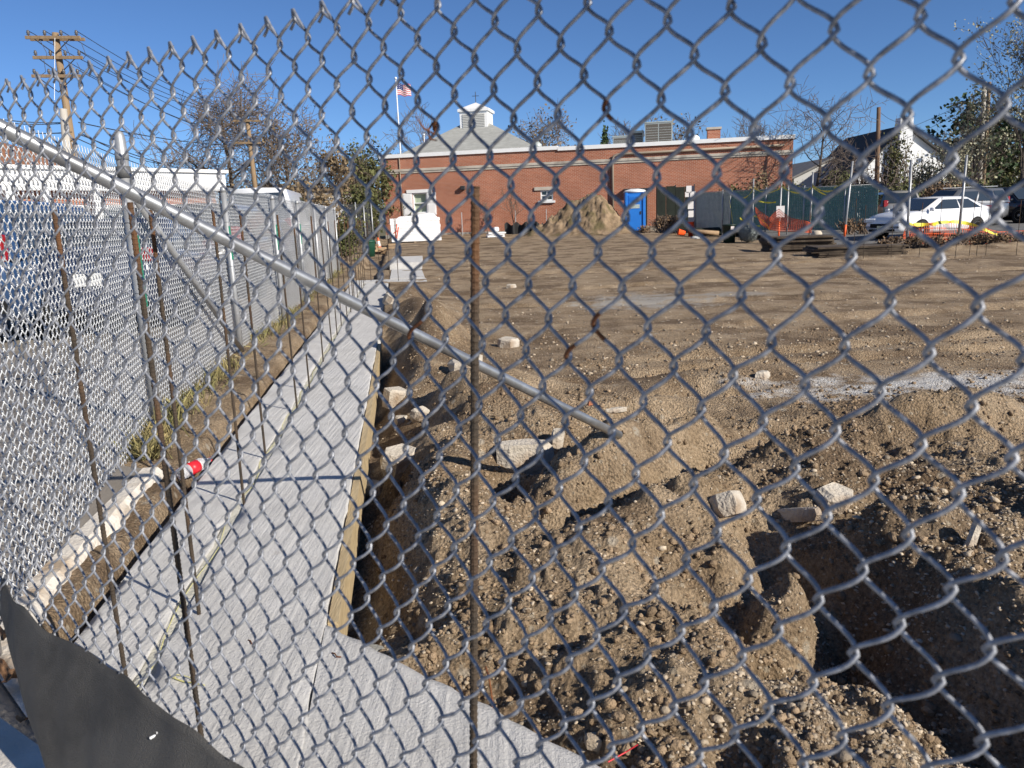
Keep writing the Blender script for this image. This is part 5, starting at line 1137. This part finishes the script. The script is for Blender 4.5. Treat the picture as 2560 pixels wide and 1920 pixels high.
# tall grey fence posts with caution tape
M_tape = mat('caution_tape', (.75, .62, .04), (.80, .70, .08), 6, .5)
posts = {}
for key, px, pyt, pyb, Y, lean, lab in (('a', 1881, 447, 562, 37.2, .0, 'thin grey post with a yellow tape bow, left end of the tape line'), ('b', 1947, 452, 572, 33.5, .02, 'grey post carrying a small white notice and yellow tape'), ('c', 2023, 430, 575, 31.5, .02, 'grey post wound with yellow tape above the orange net'), ('d', 2108, 404, 604, 27.3, .06, 'tall leaning grey post with an orange painted foot'), ('e', 2266, 400, 625, 21.9, -.01, 'tall grey post standing in front of the white sedan bonnet'), ('f', 2394, 388, 618, 22.6, .02, 'tall grey post standing in front of the white sedan doors'), ('g', 1968, 455, 560, 35.5, 0, 'thin bare grey post just behind the small white notice')):
    t = at(px, pyt, Y); q = at(px, pyb, Y); z0 = zg(q.x, Y)-.1
    b = MB(); b.S().tube([(0, 0, 0), (lean*(t.z-z0), 0, t.z-z0)], .033, 10); o = tag(b.build('metal_post', M_post, loc=(q.x, Y, z0)), lab, 'post'); posts[key] = (Vector((q.x, Y, z0)), lean, t.z-z0, o)
    if key == 'd': b = MB(); b.S().tube([(lean*.55, 0, .55), (lean*.95, 0, .95)], .04, 10); b.build('orange_band', M_or, o)
    if key == 'b':
        b = MB(); b.cbox((.02, -.06, 1.35), (.34, .03, .46)); b.build('notice', mat('paper', (.68, .66, .64)), o)
        b = MB(); b.S().tube([(0, 0, .1), (.016, 0, .95)], .04, 8); b.build('orange_band', M_or, o)
def pp(k, f): a, l_, h, _ = posts[k]; return a+Vector((l_*h*f, -.04, h*f))
def ribbon(p0, p1, sag, w, lab, grp=None, nm='caution_tape', tw=2.0, m_=None):
    b = MB(); n = 22; vs = []; fs = []
    for i in range(n+1):
        t = i/n; p = p0.lerp(p1, t)-Vector((0, 0, sag*4*t*(1-t))); a = tw*t*3+.3*math.sin(i); dv = Vector((0, math.sin(a)*.7, abs(math.cos(a))+.25)).normalized()*w/2; vs += [p-dv, p+dv]
    for i in range(n): fs.append((2*i, 2*i+2, 2*i+3, 2*i+1))
    b.add(vs, fs); return tag(b.build(nm, m_ or M_tape), lab, 'tape', grp)
ribbon(at(1826, 470, 38), pp('a', .84), .45, .07, 'yellow caution tape from the gate panel to the bow post'); ribbon(pp('a', .86), pp('b', .90), .22, .07, 'yellow caution tape between the bow post and the notice post'); ribbon(pp('b', .92), pp('c', .80), .25, .07, 'yellow caution tape between the notice post and the taped post')
ribbon(pp('c', .82), pp('d', .80), .3, .07, 'yellow caution tape rising to the tall leaning post'); ribbon(pp('c', .80), at(2075, 490, 30), .05, .06, 'loose yellow tape end hanging right of the taped post'); ribbon(pp('d', .80), at(2085, 470, 28), .0, .06, 'loose yellow tape end hanging from the leaning post'); ribbon(at(1895, 502, 35), at(1940, 505, 34.3), .05, .07, 'short yellow tape below the white notice')
for k, f0, f1 in (('c', .05, .85), ('a', .7, .9)): ribbon(pp(k, f0), pp(k, f1), 0, .09, 'yellow tape wound around the %s post' % ('taped' if k == 'c' else 'bow'), tw=6)
ribbon(at(1820, 470, 39.5), at(1832, 560, 39.5), 0, .06, 'yellow tape hanging down at the end of the gate panel'); ribbon(at(1880, 540, 35), at(1925, 575, 33), -.15, .08, 'tangled yellow tape lying before the orange net'); ribbon(at(1900, 565, 34), at(1850, 545, 34), .1, .07, 'yellow tape trailing over the wire roll')
# orange safety netting
M_net = mat('orange_net', (.62, .10, .025), (.50, .075, .02), 4, .6)
def net(name, label, rows, cell, m_, w=.016):
    """rows: list of top/bottom point pairs along the net"""
    tops = [Vector(r_[0]) for r_ in rows]; bots = [Vector(r_[1]) for r_ in rows]; L = sum((tops[i+1]-tops[i]).length for i in range(len(tops)-1)); nu = int(L/cell); nv = max(4, int((tops[0]-bots[0]).length/cell))
    P = {}
    for i in range(nu+1):
        s = i/nu*(len(tops)-1); k = min(int(s), len(tops)-2); f = s-k; t = tops[k].lerp(tops[k+1], f); b0 = bots[k].lerp(bots[k+1], f)
        for j in range(nv+1): P[i, j] = t.lerp(b0, j/nv)+Vector((0, .10*math.sin(i*.23+j*.5)+.05*math.sin(i*.61), 0))
    b = MB()
    for i in range(nu):
        for j in range(nv+1):
            a, c = P[i, j], P[i+1, j]; d = Vector((0, 0, w*.5)); b.quad(a-d, c-d, c+d, a+d)
    for j in range(nv):
        for i in range(nu+1):
            a, c = P[i, j], P[i, j+1]; d = Vector((w*.35, 0, 0)); b.quad(a-d, a+d, c+d, c-d)
    o = b.build(name, m_); return tag(o, label, 'netting')
net('safety_net', 'torn orange safety netting sagging before the green fence', [(at(1888, 518, 33.5), at(1900, 560, 33.5)), (at(1925, 545, 33), at(1920, 572, 33)), (at(1944, 522, 32.6), at(1945, 578, 32.6)), (at(1975, 545, 32), at(1970, 578, 32)), (at(2015, 552, 31), at(2010, 580, 31)), (at(2032, 560, 31), at(2030, 582, 31))], .075, M_net, .022)
net('safety_net', 'orange safety netting stretched in front of the white sedan', [(at(2262, 575, 22.6), at(2262, 600, 22.6)), (at(2290, 560, 22.8), at(2290, 606, 22.8)), (at(2340, 556, 23), at(2340, 612, 23)), (at(2395, 557, 23.2), at(2395, 612, 23.2)), (at(2450, 568, 23.4), at(2450, 612, 23.4)), (at(2500, 580, 23.6), at(2500, 605, 23.6)), (at(2600, 575, 24), at(2600, 600, 24))], .07, M_net, .020)
ribbon(at(2262, 560, 22.5), at(2340, 560, 22.9), .02, .10, 'yellow tape lying along the left end of the sedan netting'); ribbon(at(2340, 558, 22.9), at(2465, 575, 23.3), -.12, .10, 'yellow tape looped over the netting before the sedan doors'); ribbon(at(2465, 575, 23.3), at(2545, 598, 23.6), .05, .08, 'yellow tape trailing down the right part of the sedan netting')
M_tan = mat('tan_tube', (.36, .24, .16), (.44, .31, .21), 4, .85)
for (px, py, Y, lab, hgt, rr) in ((2315, 606, 24.0, 'brown concrete form barrel behind the netting, left one', .55, .42), (2370, 606, 24.2, 'brown concrete form barrel behind the netting, middle one', .5, .40), (2450, 600, 24.6, 'pale tan form barrel behind the netting, right one', .5, .3)):
    q = at(px, py, Y); b = MB(); b.S().lathe([(rr, 0), (rr, hgt), (rr*.92, hgt), (rr*.92, .05)], (0, 0, 0), 18); tag(b.build('form_barrel', M_tan, loc=(q.x, Y, zg(q.x, Y)-.03)), lab, 'barrel')
q = at(2042, 580, 29.5); b = MB(); b.S().lathe([(.2, 0), (.19, .5), (.14, .58), (.02, .6)], (0, 0, 0), 12); tag(b.build('stone_post', mat('pale_stone', (.5, .43, .34), None, rough=.9), loc=(q.x, 29.5, zg(q.x, 29.5))), 'short pale rounded post behind the taller board stack', 'post')
# ================================================================ trees, shrubs, poles, wires
M_bark = mat('bark', (.085, .065, .05), (.15, .12, .095), 3, .95, bump=.6, bscale=14, stretch=(3, 3, .5)); M_twig = mat('twigs', (.15, .115, .09), (.22, .17, .135), 2, .95)
M_leafA = mat('autumn_leaves', (.17, .12, .065), (.24, .175, .10), 1.5, .8, island=.4); M_leafG = mat('olive_leaves', (.075, .085, .028), (.13, .125, .045), 1.5, .8, island=.45); M_leafD = mat('dark_needles', (.030, .055, .022), (.065, .095, .038), 1.5, .85, island=.4); M_leafS = mat('silver_leaves', (.24, .23, .14), (.40, .38, .27), 1.5, .6, island=.4); M_brush = mat('dry_brush', (.16, .105, .06), (.26, .17, .10), 1.5, .9, island=.4)
class TB:
    """fast collector of thin tubes and leaf faces"""
    def __init__(s): s.V = []; s.Q = []; s.n = 0
    def tube(s, P, r, n):
        V, Q = tube_np(np.array(P), np.array(r), n); s.V.append(V); s.Q.append(Q+s.n); s.n += len(V)
    def leaves(s, C, size, rg, elong=1.6):
        k = len(C); a = rg.normal(0, 1, (k, 3)); a /= np.linalg.norm(a, axis=1)[:, None]; c = np.cross(a, rg.normal(0, 1, (k, 3))); c /= np.linalg.norm(c, axis=1)[:, None]+1e-9
        sz = size*(0.6+0.8*rg.random(k))[:, None]; A_ = a*sz*elong*.5; B_ = c*sz*.5
        V = np.stack([C-A_, C+B_, C+A_, C-B_], 1).reshape(-1, 3); Q = np.arange(4*k).reshape(-1, 4); s.V.append(V); s.Q.append(Q+s.n); s.n += 4*k
    def build(s, name, m_, parent): 
        if s.n == 0: return None
        return link_mesh(name, mesh_np(name, np.concatenate(s.V), np.concatenate(s.Q), [m_]), parent)
def tree(name, label, px, Y, py_top, seed, spread=.55, leafm=None, nleaf=0, lsize=.12, levels=3, trunk_r=None, lean=(0, 0), nb=(9, 6, 5), zb=None, twigr=.010, group=None, start=.22, cat='tree', up=.35):
    p = at(px, 500, Y); zt = at(px, py_top, Y).z; z0 = (G(Y) if zb is None else zb)-.1; H = zt-z0; rg = np.random.default_rng(seed)
    o = thing(name, label, cat, (p.x, Y, z0), 0, group); tr = trunk_r or H*.020; TK = TB(); CR = TB(); ends = []
    def branch(P0, d, L, r, lv):
        n = 6 if lv < 2 else 4; P = [P0]; dd = d.copy()
        for i in range(n):
            dd = dd+rg.normal(0, .16 if lv else .05, 3)+np.array([0, 0, .06*up/.35 if lv else .02]); dd /= np.linalg.norm(dd); P.append(P[-1]+dd*L/n)
        rr = np.linspace(r, r*(.35 if lv else .30), n+1); (TK if lv < 2 else CR).tube(P, np.maximum(rr, twigr), 7 if lv == 0 else (5 if lv == 1 else 3))
        if lv >= levels: ends.append(P[-1]); ends.append(P[-2]); return
        m_ = nb[lv]
        for k in range(m_):
            t = (start if lv == 0 else .25)+(1-(start if lv == 0 else .25))*(k+rg.random()*.8)/m_; f = min(t, .999)*n; i = int(f); q = P[i]+(P[i+1]-P[i])*(f-i); ax = P[i+1]-P[i]; ax = ax/np.linalg.norm(ax)
            pr = rg.normal(0, 1, 3); pr -= ax*pr.dot(ax); pr /= np.linalg.norm(pr); an = spread*(1.1-.5*t if lv == 0 else 1)*(.7+.6*rg.random()); nd = ax*math.cos(an*1.4)+pr*math.sin(an*1.4); nd[2] += up*.5; nd /= np.linalg.norm(nd)
            ll = L*(.62-.28*t if lv == 0 else .55)*(.7+.6*rg.random()); branch(q, nd, ll, max(r*(1-.7*t)*.55, twigr), lv+1)
    branch(np.zeros(3), np.array([lean[0], lean[1], 1.0])/np.linalg.norm([lean[0], lean[1], 1.0]), H*.80, tr, 0)
    TK.build('trunk', M_bark, o)
    E_ = np.array(ends)
    CR.build('crown', M_twig, o)
    if nleaf and len(E_):
        LV = TB(); C = E_[rg.integers(0, len(E_), nleaf)]+rg.normal(0, H*.025, (nleaf, 3)); LV.leaves(C, lsize, rg); LV.build('foliage', leafm, o)
    return o
def bush(name, label, px, Y, w, h, seed, leafm, n=1500, ls=.12, zb=None, stems=14, group=None, cat='bush', dy=None, py=None, gap=.25):
    p = at(px, 500, Y); z0 = (G(Y) if zb is None else zb)-.05; rg = np.random.default_rng(seed); o = thing(name, label, cat, (p.x, Y, z0), 0, group); S = TB(); L = TB(); dy = dy or w*.8
    cl_ = rg.normal(0, 1, (18, 3)); cl_ /= np.linalg.norm(cl_, axis=1)[:, None]; cl_ *= (rg.random((18, 1))**.5)*.62
    C = cl_[rg.integers(0, 18, n)]+rg.normal(0, .20, (n, 3)); C = C[(np.linalg.norm(C, axis=1) < 1.05)]
    C = C*np.array([w/2, dy/2, h/2])+np.array([0, 0, h*.52])
    L.leaves(C, ls, rg); L.build('foliage', leafm, o)
    for k in range(stems):
        q = C[rg.integers(0, len(C))]; b0 = np.array([rg.normal(0, w*.08), rg.normal(0, dy*.08), 0]); mid = (b0+q)/2+rg.normal(0, .08*h, 3); S.tube([b0, mid, q, q+(q-mid)*.35], [.03*h/2+.006, .02, .012, .006], 4)
    S.build('stem', M_twig, o); return o
tree('bare_tree', 'big bare spreading tree behind the left building and pole wires', 590, 62, 200, 21, 1.0, None, 0, lean=(-.12, 0), nb=(18, 11, 9), start=.16, up=.2, zb=.1, twigr=.019)
tree('bare_tree', 'leafy brown tree right of the second utility pole', 735, 60, 300, 22, .9, M_leafA, 900, .13, twigr=.018, nb=(16, 9, 8), zb=.1, up=.25)
tree('bare_tree', 'olive brown tree crowding the left corner of the brick building', 905, 54, 375, 23, .6, M_leafG, 1700, .13, nb=(14, 7, 6), zb=.3)
tree('bare_tree', 'thin dull tree behind the end of the left boundary fence', 840, 48, 395, 24, .6, M_leafA, 1500, .13, nb=(12, 7, 5), zb=.2)
tree('bare_tree', 'small dark tree hanging over the far chain link posts', 940, 49.5, 425, 25, .6, M_leafG, 2200, .13, nb=(12, 7, 5), zb=.3, start=.1)
bush('bush', 'green weedy bush growing against the end of the boundary fence', 865, 27, 1.5, 1.9, 31, M_leafG, 2200, .06, zb=0)
bush('bush', 'tall straggly bush behind the boundary fence near its far end', 775, 33, 3.0, 3.4, 32, M_leafA, 2200, .10, zb=.1, stems=40)
bush('bush', 'brown bush filling the corner left of the brick building', 905, 43, 3.2, 3.6, 33, M_leafG, 3000, .11, stems=40)
tree('bare_tree', 'round brown crowned tree behind the brick building right of the hip roof', 1362, 90, 306, 26, 1.0, M_leafA, 900, .2, nb=(14, 10, 8), twigr=.02, start=.3, up=.15)
tree('bare_tree', 'thin bare tree left of the hip roof by the small flag', 1075, 88, 322, 27, .6, None, 0, nb=(11, 7, 5), twigr=.018)
tree('bare_tree', 'small bare tree behind the large rooftop air conditioner', 1590, 85, 310, 28, .6, None, 0, nb=(11, 7, 5), twigr=.018); tree('bare_tree', 'bare tree right of the large rooftop air conditioner', 1710, 88, 312, 29, .7, M_leafA, 300, .2, nb=(12, 7, 5), twigr=.018)
bush('narrow_evergreen', 'narrow dark evergreen tip left of the small rooftop unit', 1513, 80, 1.0, 9.7, 30, M_leafD, 2400, .26, cat='tree')
tree('bare_tree', 'reddish bare tree beyond the right end of the brick building', 1905, 80, 300, 41, .7, None, 0, nb=(12, 8, 6), twigr=.016)
tree('bare_tree', 'wide bare branching tree before the right end of the brick building', 2030, 44.5, 243, 42, .85, None, 0, nb=(10, 7, 6), lean=(.02, 0), start=.25, up=.3, twigr=.011, trunk_r=.11)
for k, (px, Y, w, h, lm, lab) in enumerate(((1830, 44.5, 2.2, 2.7, M_leafG, 'leafy shrub against the brick wall behind the gate panel'), (1905, 44, 2.4, 3.3, M_leafA, 'tan shrub against the brick wall behind the green fence'), (1965, 43.5, 2.2, 2.6, M_leafG, 'greenish shrub at the right end of the brick wall'), (2092, 44, 2.5, 3.2, M_leafG, 'rounded olive bush behind the green fence below the bare tree'), (2170, 47, 2.6, 3.4, M_leafA, 'thin bush before the left slope of the white house'))):
    bush('bush', lab, px, Y, w, h, 50+k, lm, 2600 if k in (3,) else 1300, .10, stems=45)
for k, (px, Y, w, h, n_, lm, lab) in enumerate(((2230, 46, 2.4, 5.2, 1500, M_leafG, 'tall sparse bush climbing before the white gable wall'), (2310, 47, 3.4, 4.2, 1500, M_leafS, 'sparse silvery bush before the right half of the white house'), (2385, 46, 3.2, 5.2, 1900, M_leafS, 'tall thin shrub right of the white gabled house'), (2250, 42.5, 3.2, 2.5, 1900, M_leafG, 'brushy hedge clump right of the green fence end'), (2345, 42.5, 3.2, 2.3, 1700, M_brush, 'brown brush clump behind the white sedan'), (2440, 43.5, 3.4, 2.4, 1700, M_leafG, 'brush clump behind the roof of the black car'), (2545, 46.5, 3.6, 2.9, 1900, M_leafG, 'brush clump behind the white van'))):
    bush('bush', lab, px, Y, w, h, 70+k, lm, n_, .10, stems=60)
tree('pine_tree', 'dark windblown pine standing right of the white house', 2440, 62, 268, 81, .85, M_leafD, 3800, .24, nb=(12, 7, 5), lean=(-.03, 0), up=.05, start=.3)
tree('leafy_tree', 'wide olive green tree behind the right utility pole', 2495, 66, 350, 82, .8, M_leafG, 3600, .24, nb=(14, 7, 5), up=.1, start=.08); tree('evergreen_tree', 'low dark evergreen between the pine and the white house', 2385, 64, 380, 83, .8, M_leafD, 2600, .26, nb=(14, 7, 5), up=.1, start=.05)
tree('birch_tree', 'tall airy tree with small silvery leaves beside the utility pole pair', 2560, 46, 92, 84, .5, M_leafS, 3600, .10, nb=(14, 8, 6), up=.6, start=.15, lean=(-.06, 0), trunk_r=.13)
tree('birch_tree', 'thinner silvery leaved tree left of the utility pole pair', 2420, 48, 300, 85, .55, M_leafS, 1500, .11, nb=(12, 7, 5), up=.5, start=.15)
bush('dry_brush', 'reddish brown dry brush between the blue toilet and the permit papers', 1660, 43.3, 2.3, .95, 91, M_brush, 2600, .055, stems=120, dy=1.0); bush('dry_brush', 'low dark weeds at the door of the blue toilet', 1612, 42.4, .9, .5, 92, M_brush, 500, .05, stems=40, dy=.5)
for k, px in enumerate((2235, 2290, 2345, 2400, 2455, 2510, 2565)): bush('dry_brush', 'dark low weeds along the dirt edge under the orange netting', px, 21.6+.2*math.sin(k*2), 1.0, .42, 95+k, M_brush, 700, .035, stems=60, dy=.6, group='weeds under the netting', zb=.12)
for k, px in enumerate((2125, 2165)): bush('dry_brush', 'dry weeds at the foot of the green fence near its end', px, 33.5, 1.2, .7, 110+k, M_brush, 500, .05, stems=50, dy=.6, group='weeds at the green fence')
tree('sapling', 'slim leafless sapling standing before the long brick wall below the window band', 1283, 47, 480, 120, .5, None, 0, nb=(7, 4, 3), start=.2, trunk_r=.035, cat='sapling', up=.5); tree('sapling', 'second slim leafless sapling nearer the shuttered window', 1215, 47.5, 510, 121, .5, None, 0, nb=(6, 4, 3), start=.2, trunk_r=.03, cat='sapling', up=.5)
bush('green_shrub', 'dark green shrub bed before the left building behind the navy car', 30, 19, 4.5, 1.5, 130, M_leafG, 2600, .09, zb=.1, dy=1.5)

# far chain link fence with posts at the end of the left boundary
ff = thing('far_fence', 'tall chain link panel across the far end of the lot, left of the foam boards', 'fence', (at(850, 600, 41).x, 41, .15))
xa = ff.location.x; xb = at(935, 600, 41).x; b = MB()
for k in range(36): b.tube([(k*(xb-xa)/35, 0, 0), (k*(xb-xa)/35, 0, 2.1)], .004, 3)
for k in range(40): z = k*2.1/39; b.tube([(0, 0, z), (xb-xa, 0, z)], .004, 3)
q = b.build('wire_mesh', M_wire, ff); tag(q, kind='stuff')
for px in (850, 895, 915, 934): x = at(px, 600, 41).x-xa; b = MB(); b.S().tube([(x, -.03, -.1), (x, -.03, 2.2)], .035, 8); b.build('post', M_post, ff)

# utility poles -------------------------------------------------------------
M_pole = mat('pole_wood', (.20, .135, .075), (.30, .21, .125), 2, .9, bump=.4, bscale=12, stretch=(6, 6, .6)); M_poleg = mat('pole_grey', (.36, .33, .29), (.46, .43, .38), 2, .9, stretch=(6, 6, .6)); M_ins = mat('insulator', (.10, .09, .085), None, rough=.3)
def pole(px_t, py_t, px_b, py_b, Y, label, arms, r=.15, m_=M_pole, zb=.0):
    t = at(px_t, py_t, Y); q = at(px_b, py_b, Y); d = (q-t)/(q.z-t.z); base = t+d*(zb-t.z)
    o = thing('utility_pole', label, 'utility pole', tuple(base)); b = MB(); b.S().tube([(0, 0, -.3), tuple(t-base)], [r*1.15, r*.8], 12); b.build('pole', m_, o); out = []
    for (x0, x1, py, dbl) in arms:
        a = at(x0, py, Y); c = at(x1, py, Y); b = MB()
        for s in ((-1, 1) if dbl else (-1,)): b.cbox((a+c)/2-base+Vector((0, s*r*1.1, 0)), ((c-a).length, .09, .115), M=Matrix.Rotation(math.atan2(-(c-a).z, (c-a).x), 4, 'Y'))
        ar = b.build('crossarm', m_, o); ends = []
        for f in (.06, .36, .66, .94):
            p = a.lerp(c, f); b = MB(); b.S().lathe([(.02, .05), (.02, .09), (.07, .10), (.045, .14), (.07, .17), (.045, .21), (.05, .25), (.01, .27)], tuple(p-base+Vector((0, -r*1.1, 0))), 10); b.build('insulator', M_ins, ar); ends.append(p+Vector((0, -r, .25)))
        b = MB(); mid = (a+c)/2
        for s in (-1, 1): b.tube([mid-base+Vector((s*.75, -r*1.2, 0)), mid-base+Vector((0, -r*1.2, -.6))], .02, 5)
        b.build('brace', M_dark, ar); out.append(ends)
    return o, out
p1, e1 = pole(138, 82, 192, 440, 33, 'tall wooden utility pole with three crossarms behind the left building', ((70, 206, 96, True), (89, 212, 146, False), (86, 208, 192, False)))
for ax, bx in (((100, 100), (116, 148)), ((160, 106), (170, 146)), ((203, 106), (208, 148)), ((110, 150), (100, 190)), ((170, 152), (166, 192)), ((192, 156), (203, 194))):
    a = at(*ax, 32.8)-Vector(p1.location); c = at(*bx, 32.8)-Vector(p1.location); m_ = (a+c)/2+Vector((.12, 0, -.15)); b = MB(); b.tube([a, m_, c], .012, 4); b.build('jumper_wire', M_dark, p1)
p2, _ = pole(158, 272, 172, 440, 31.5, 'short weathered grey pole leaning beside the tall crossarm pole', (), .16, M_poleg, 0)
p3, e3 = pole(618, 298, 640, 490, 52, 'distant utility pole with two crossarms before the bare tree', ((585, 652, 303, False), (588, 654, 358, False)), .16)
p4, e4 = pole(2197, 268, 2192, 470, 46, 'bare brown utility pole left of the white house', (), .13, mat('pole_brown', (.13, .075, .045), (.19, .12, .075), 2, .9))
p5, e5 = pole(2462, 205, 2447, 470, 50, 'pale grey utility pole standing before the olive tree', (), .15, M_poleg); p6, _ = pole(2474, 205, 2466, 330, 56, 'brown utility pole just behind the pale grey pole', (), .13)
def wire(a, c, sag, label, group, r=.012):
    b = MB(); b.tube([a.lerp(c, t)-Vector((0, 0, sag*4*t*(1-t))) for t in np.linspace(0, 1, 13)], r, 4); tag(b.build('power_line', M_dark), label, 'cable', group)
for k, j in ((0, 0), (0, 1), (0, 2), (0, 3), (1, 1), (1, 3), (2, 3)): wire(e1[k][j], e3[min(k, 1)][j], .5, 'thin power line running from the three armed pole to the distant pole', 'lines between the left poles', .016)
for pa, pb in (((196, 306), (640, 362)), ((196, 335), (560, 440)), ((200, 332), (420, 410)), ((190, 345), (520, 455))): wire(at(*pa, 32), at(*pb, 60), .3, 'black service cable sloping right from the leaning grey pole', 'cables right of the leaning pole', .022)
for pa, pb in (((-60, 288), (165, 306)), ((-60, 298), (165, 308)), ((-60, 318), (168, 332)), ((-60, 322), (180, 330))): wire(at(*pa, 30), at(*pb, 32), .1, 'black service cable coming from the left to the leaning grey pole', 'cables left of the leaning pole', .016)
b = MB(); a = at(137, 95, 32.7); c = at(136, 250, 32.7); b.tube([a, c], .012, 4); b.build('ground_wire', M_white, None); bpy.data.objects['ground_wire'].parent = None
o = bpy.data.objects['ground_wire']; tag(o, 'white ground wire hanging down the three armed pole', 'cable')
for pa, pb in (((2200, 280), (2255, 305)), ((2205, 345), (2460, 232)), ((2230, 360), (2465, 245))): wire(at(*pa, 46), at(*pb, 50), .15, 'thin power line between the two right hand utility poles', 'lines between the right poles', .012)
wire(at(2470, 250, 50), at(2640, 440, 58), .1, 'guy line slanting down right of the pale grey pole', 'right guy lines', .014)
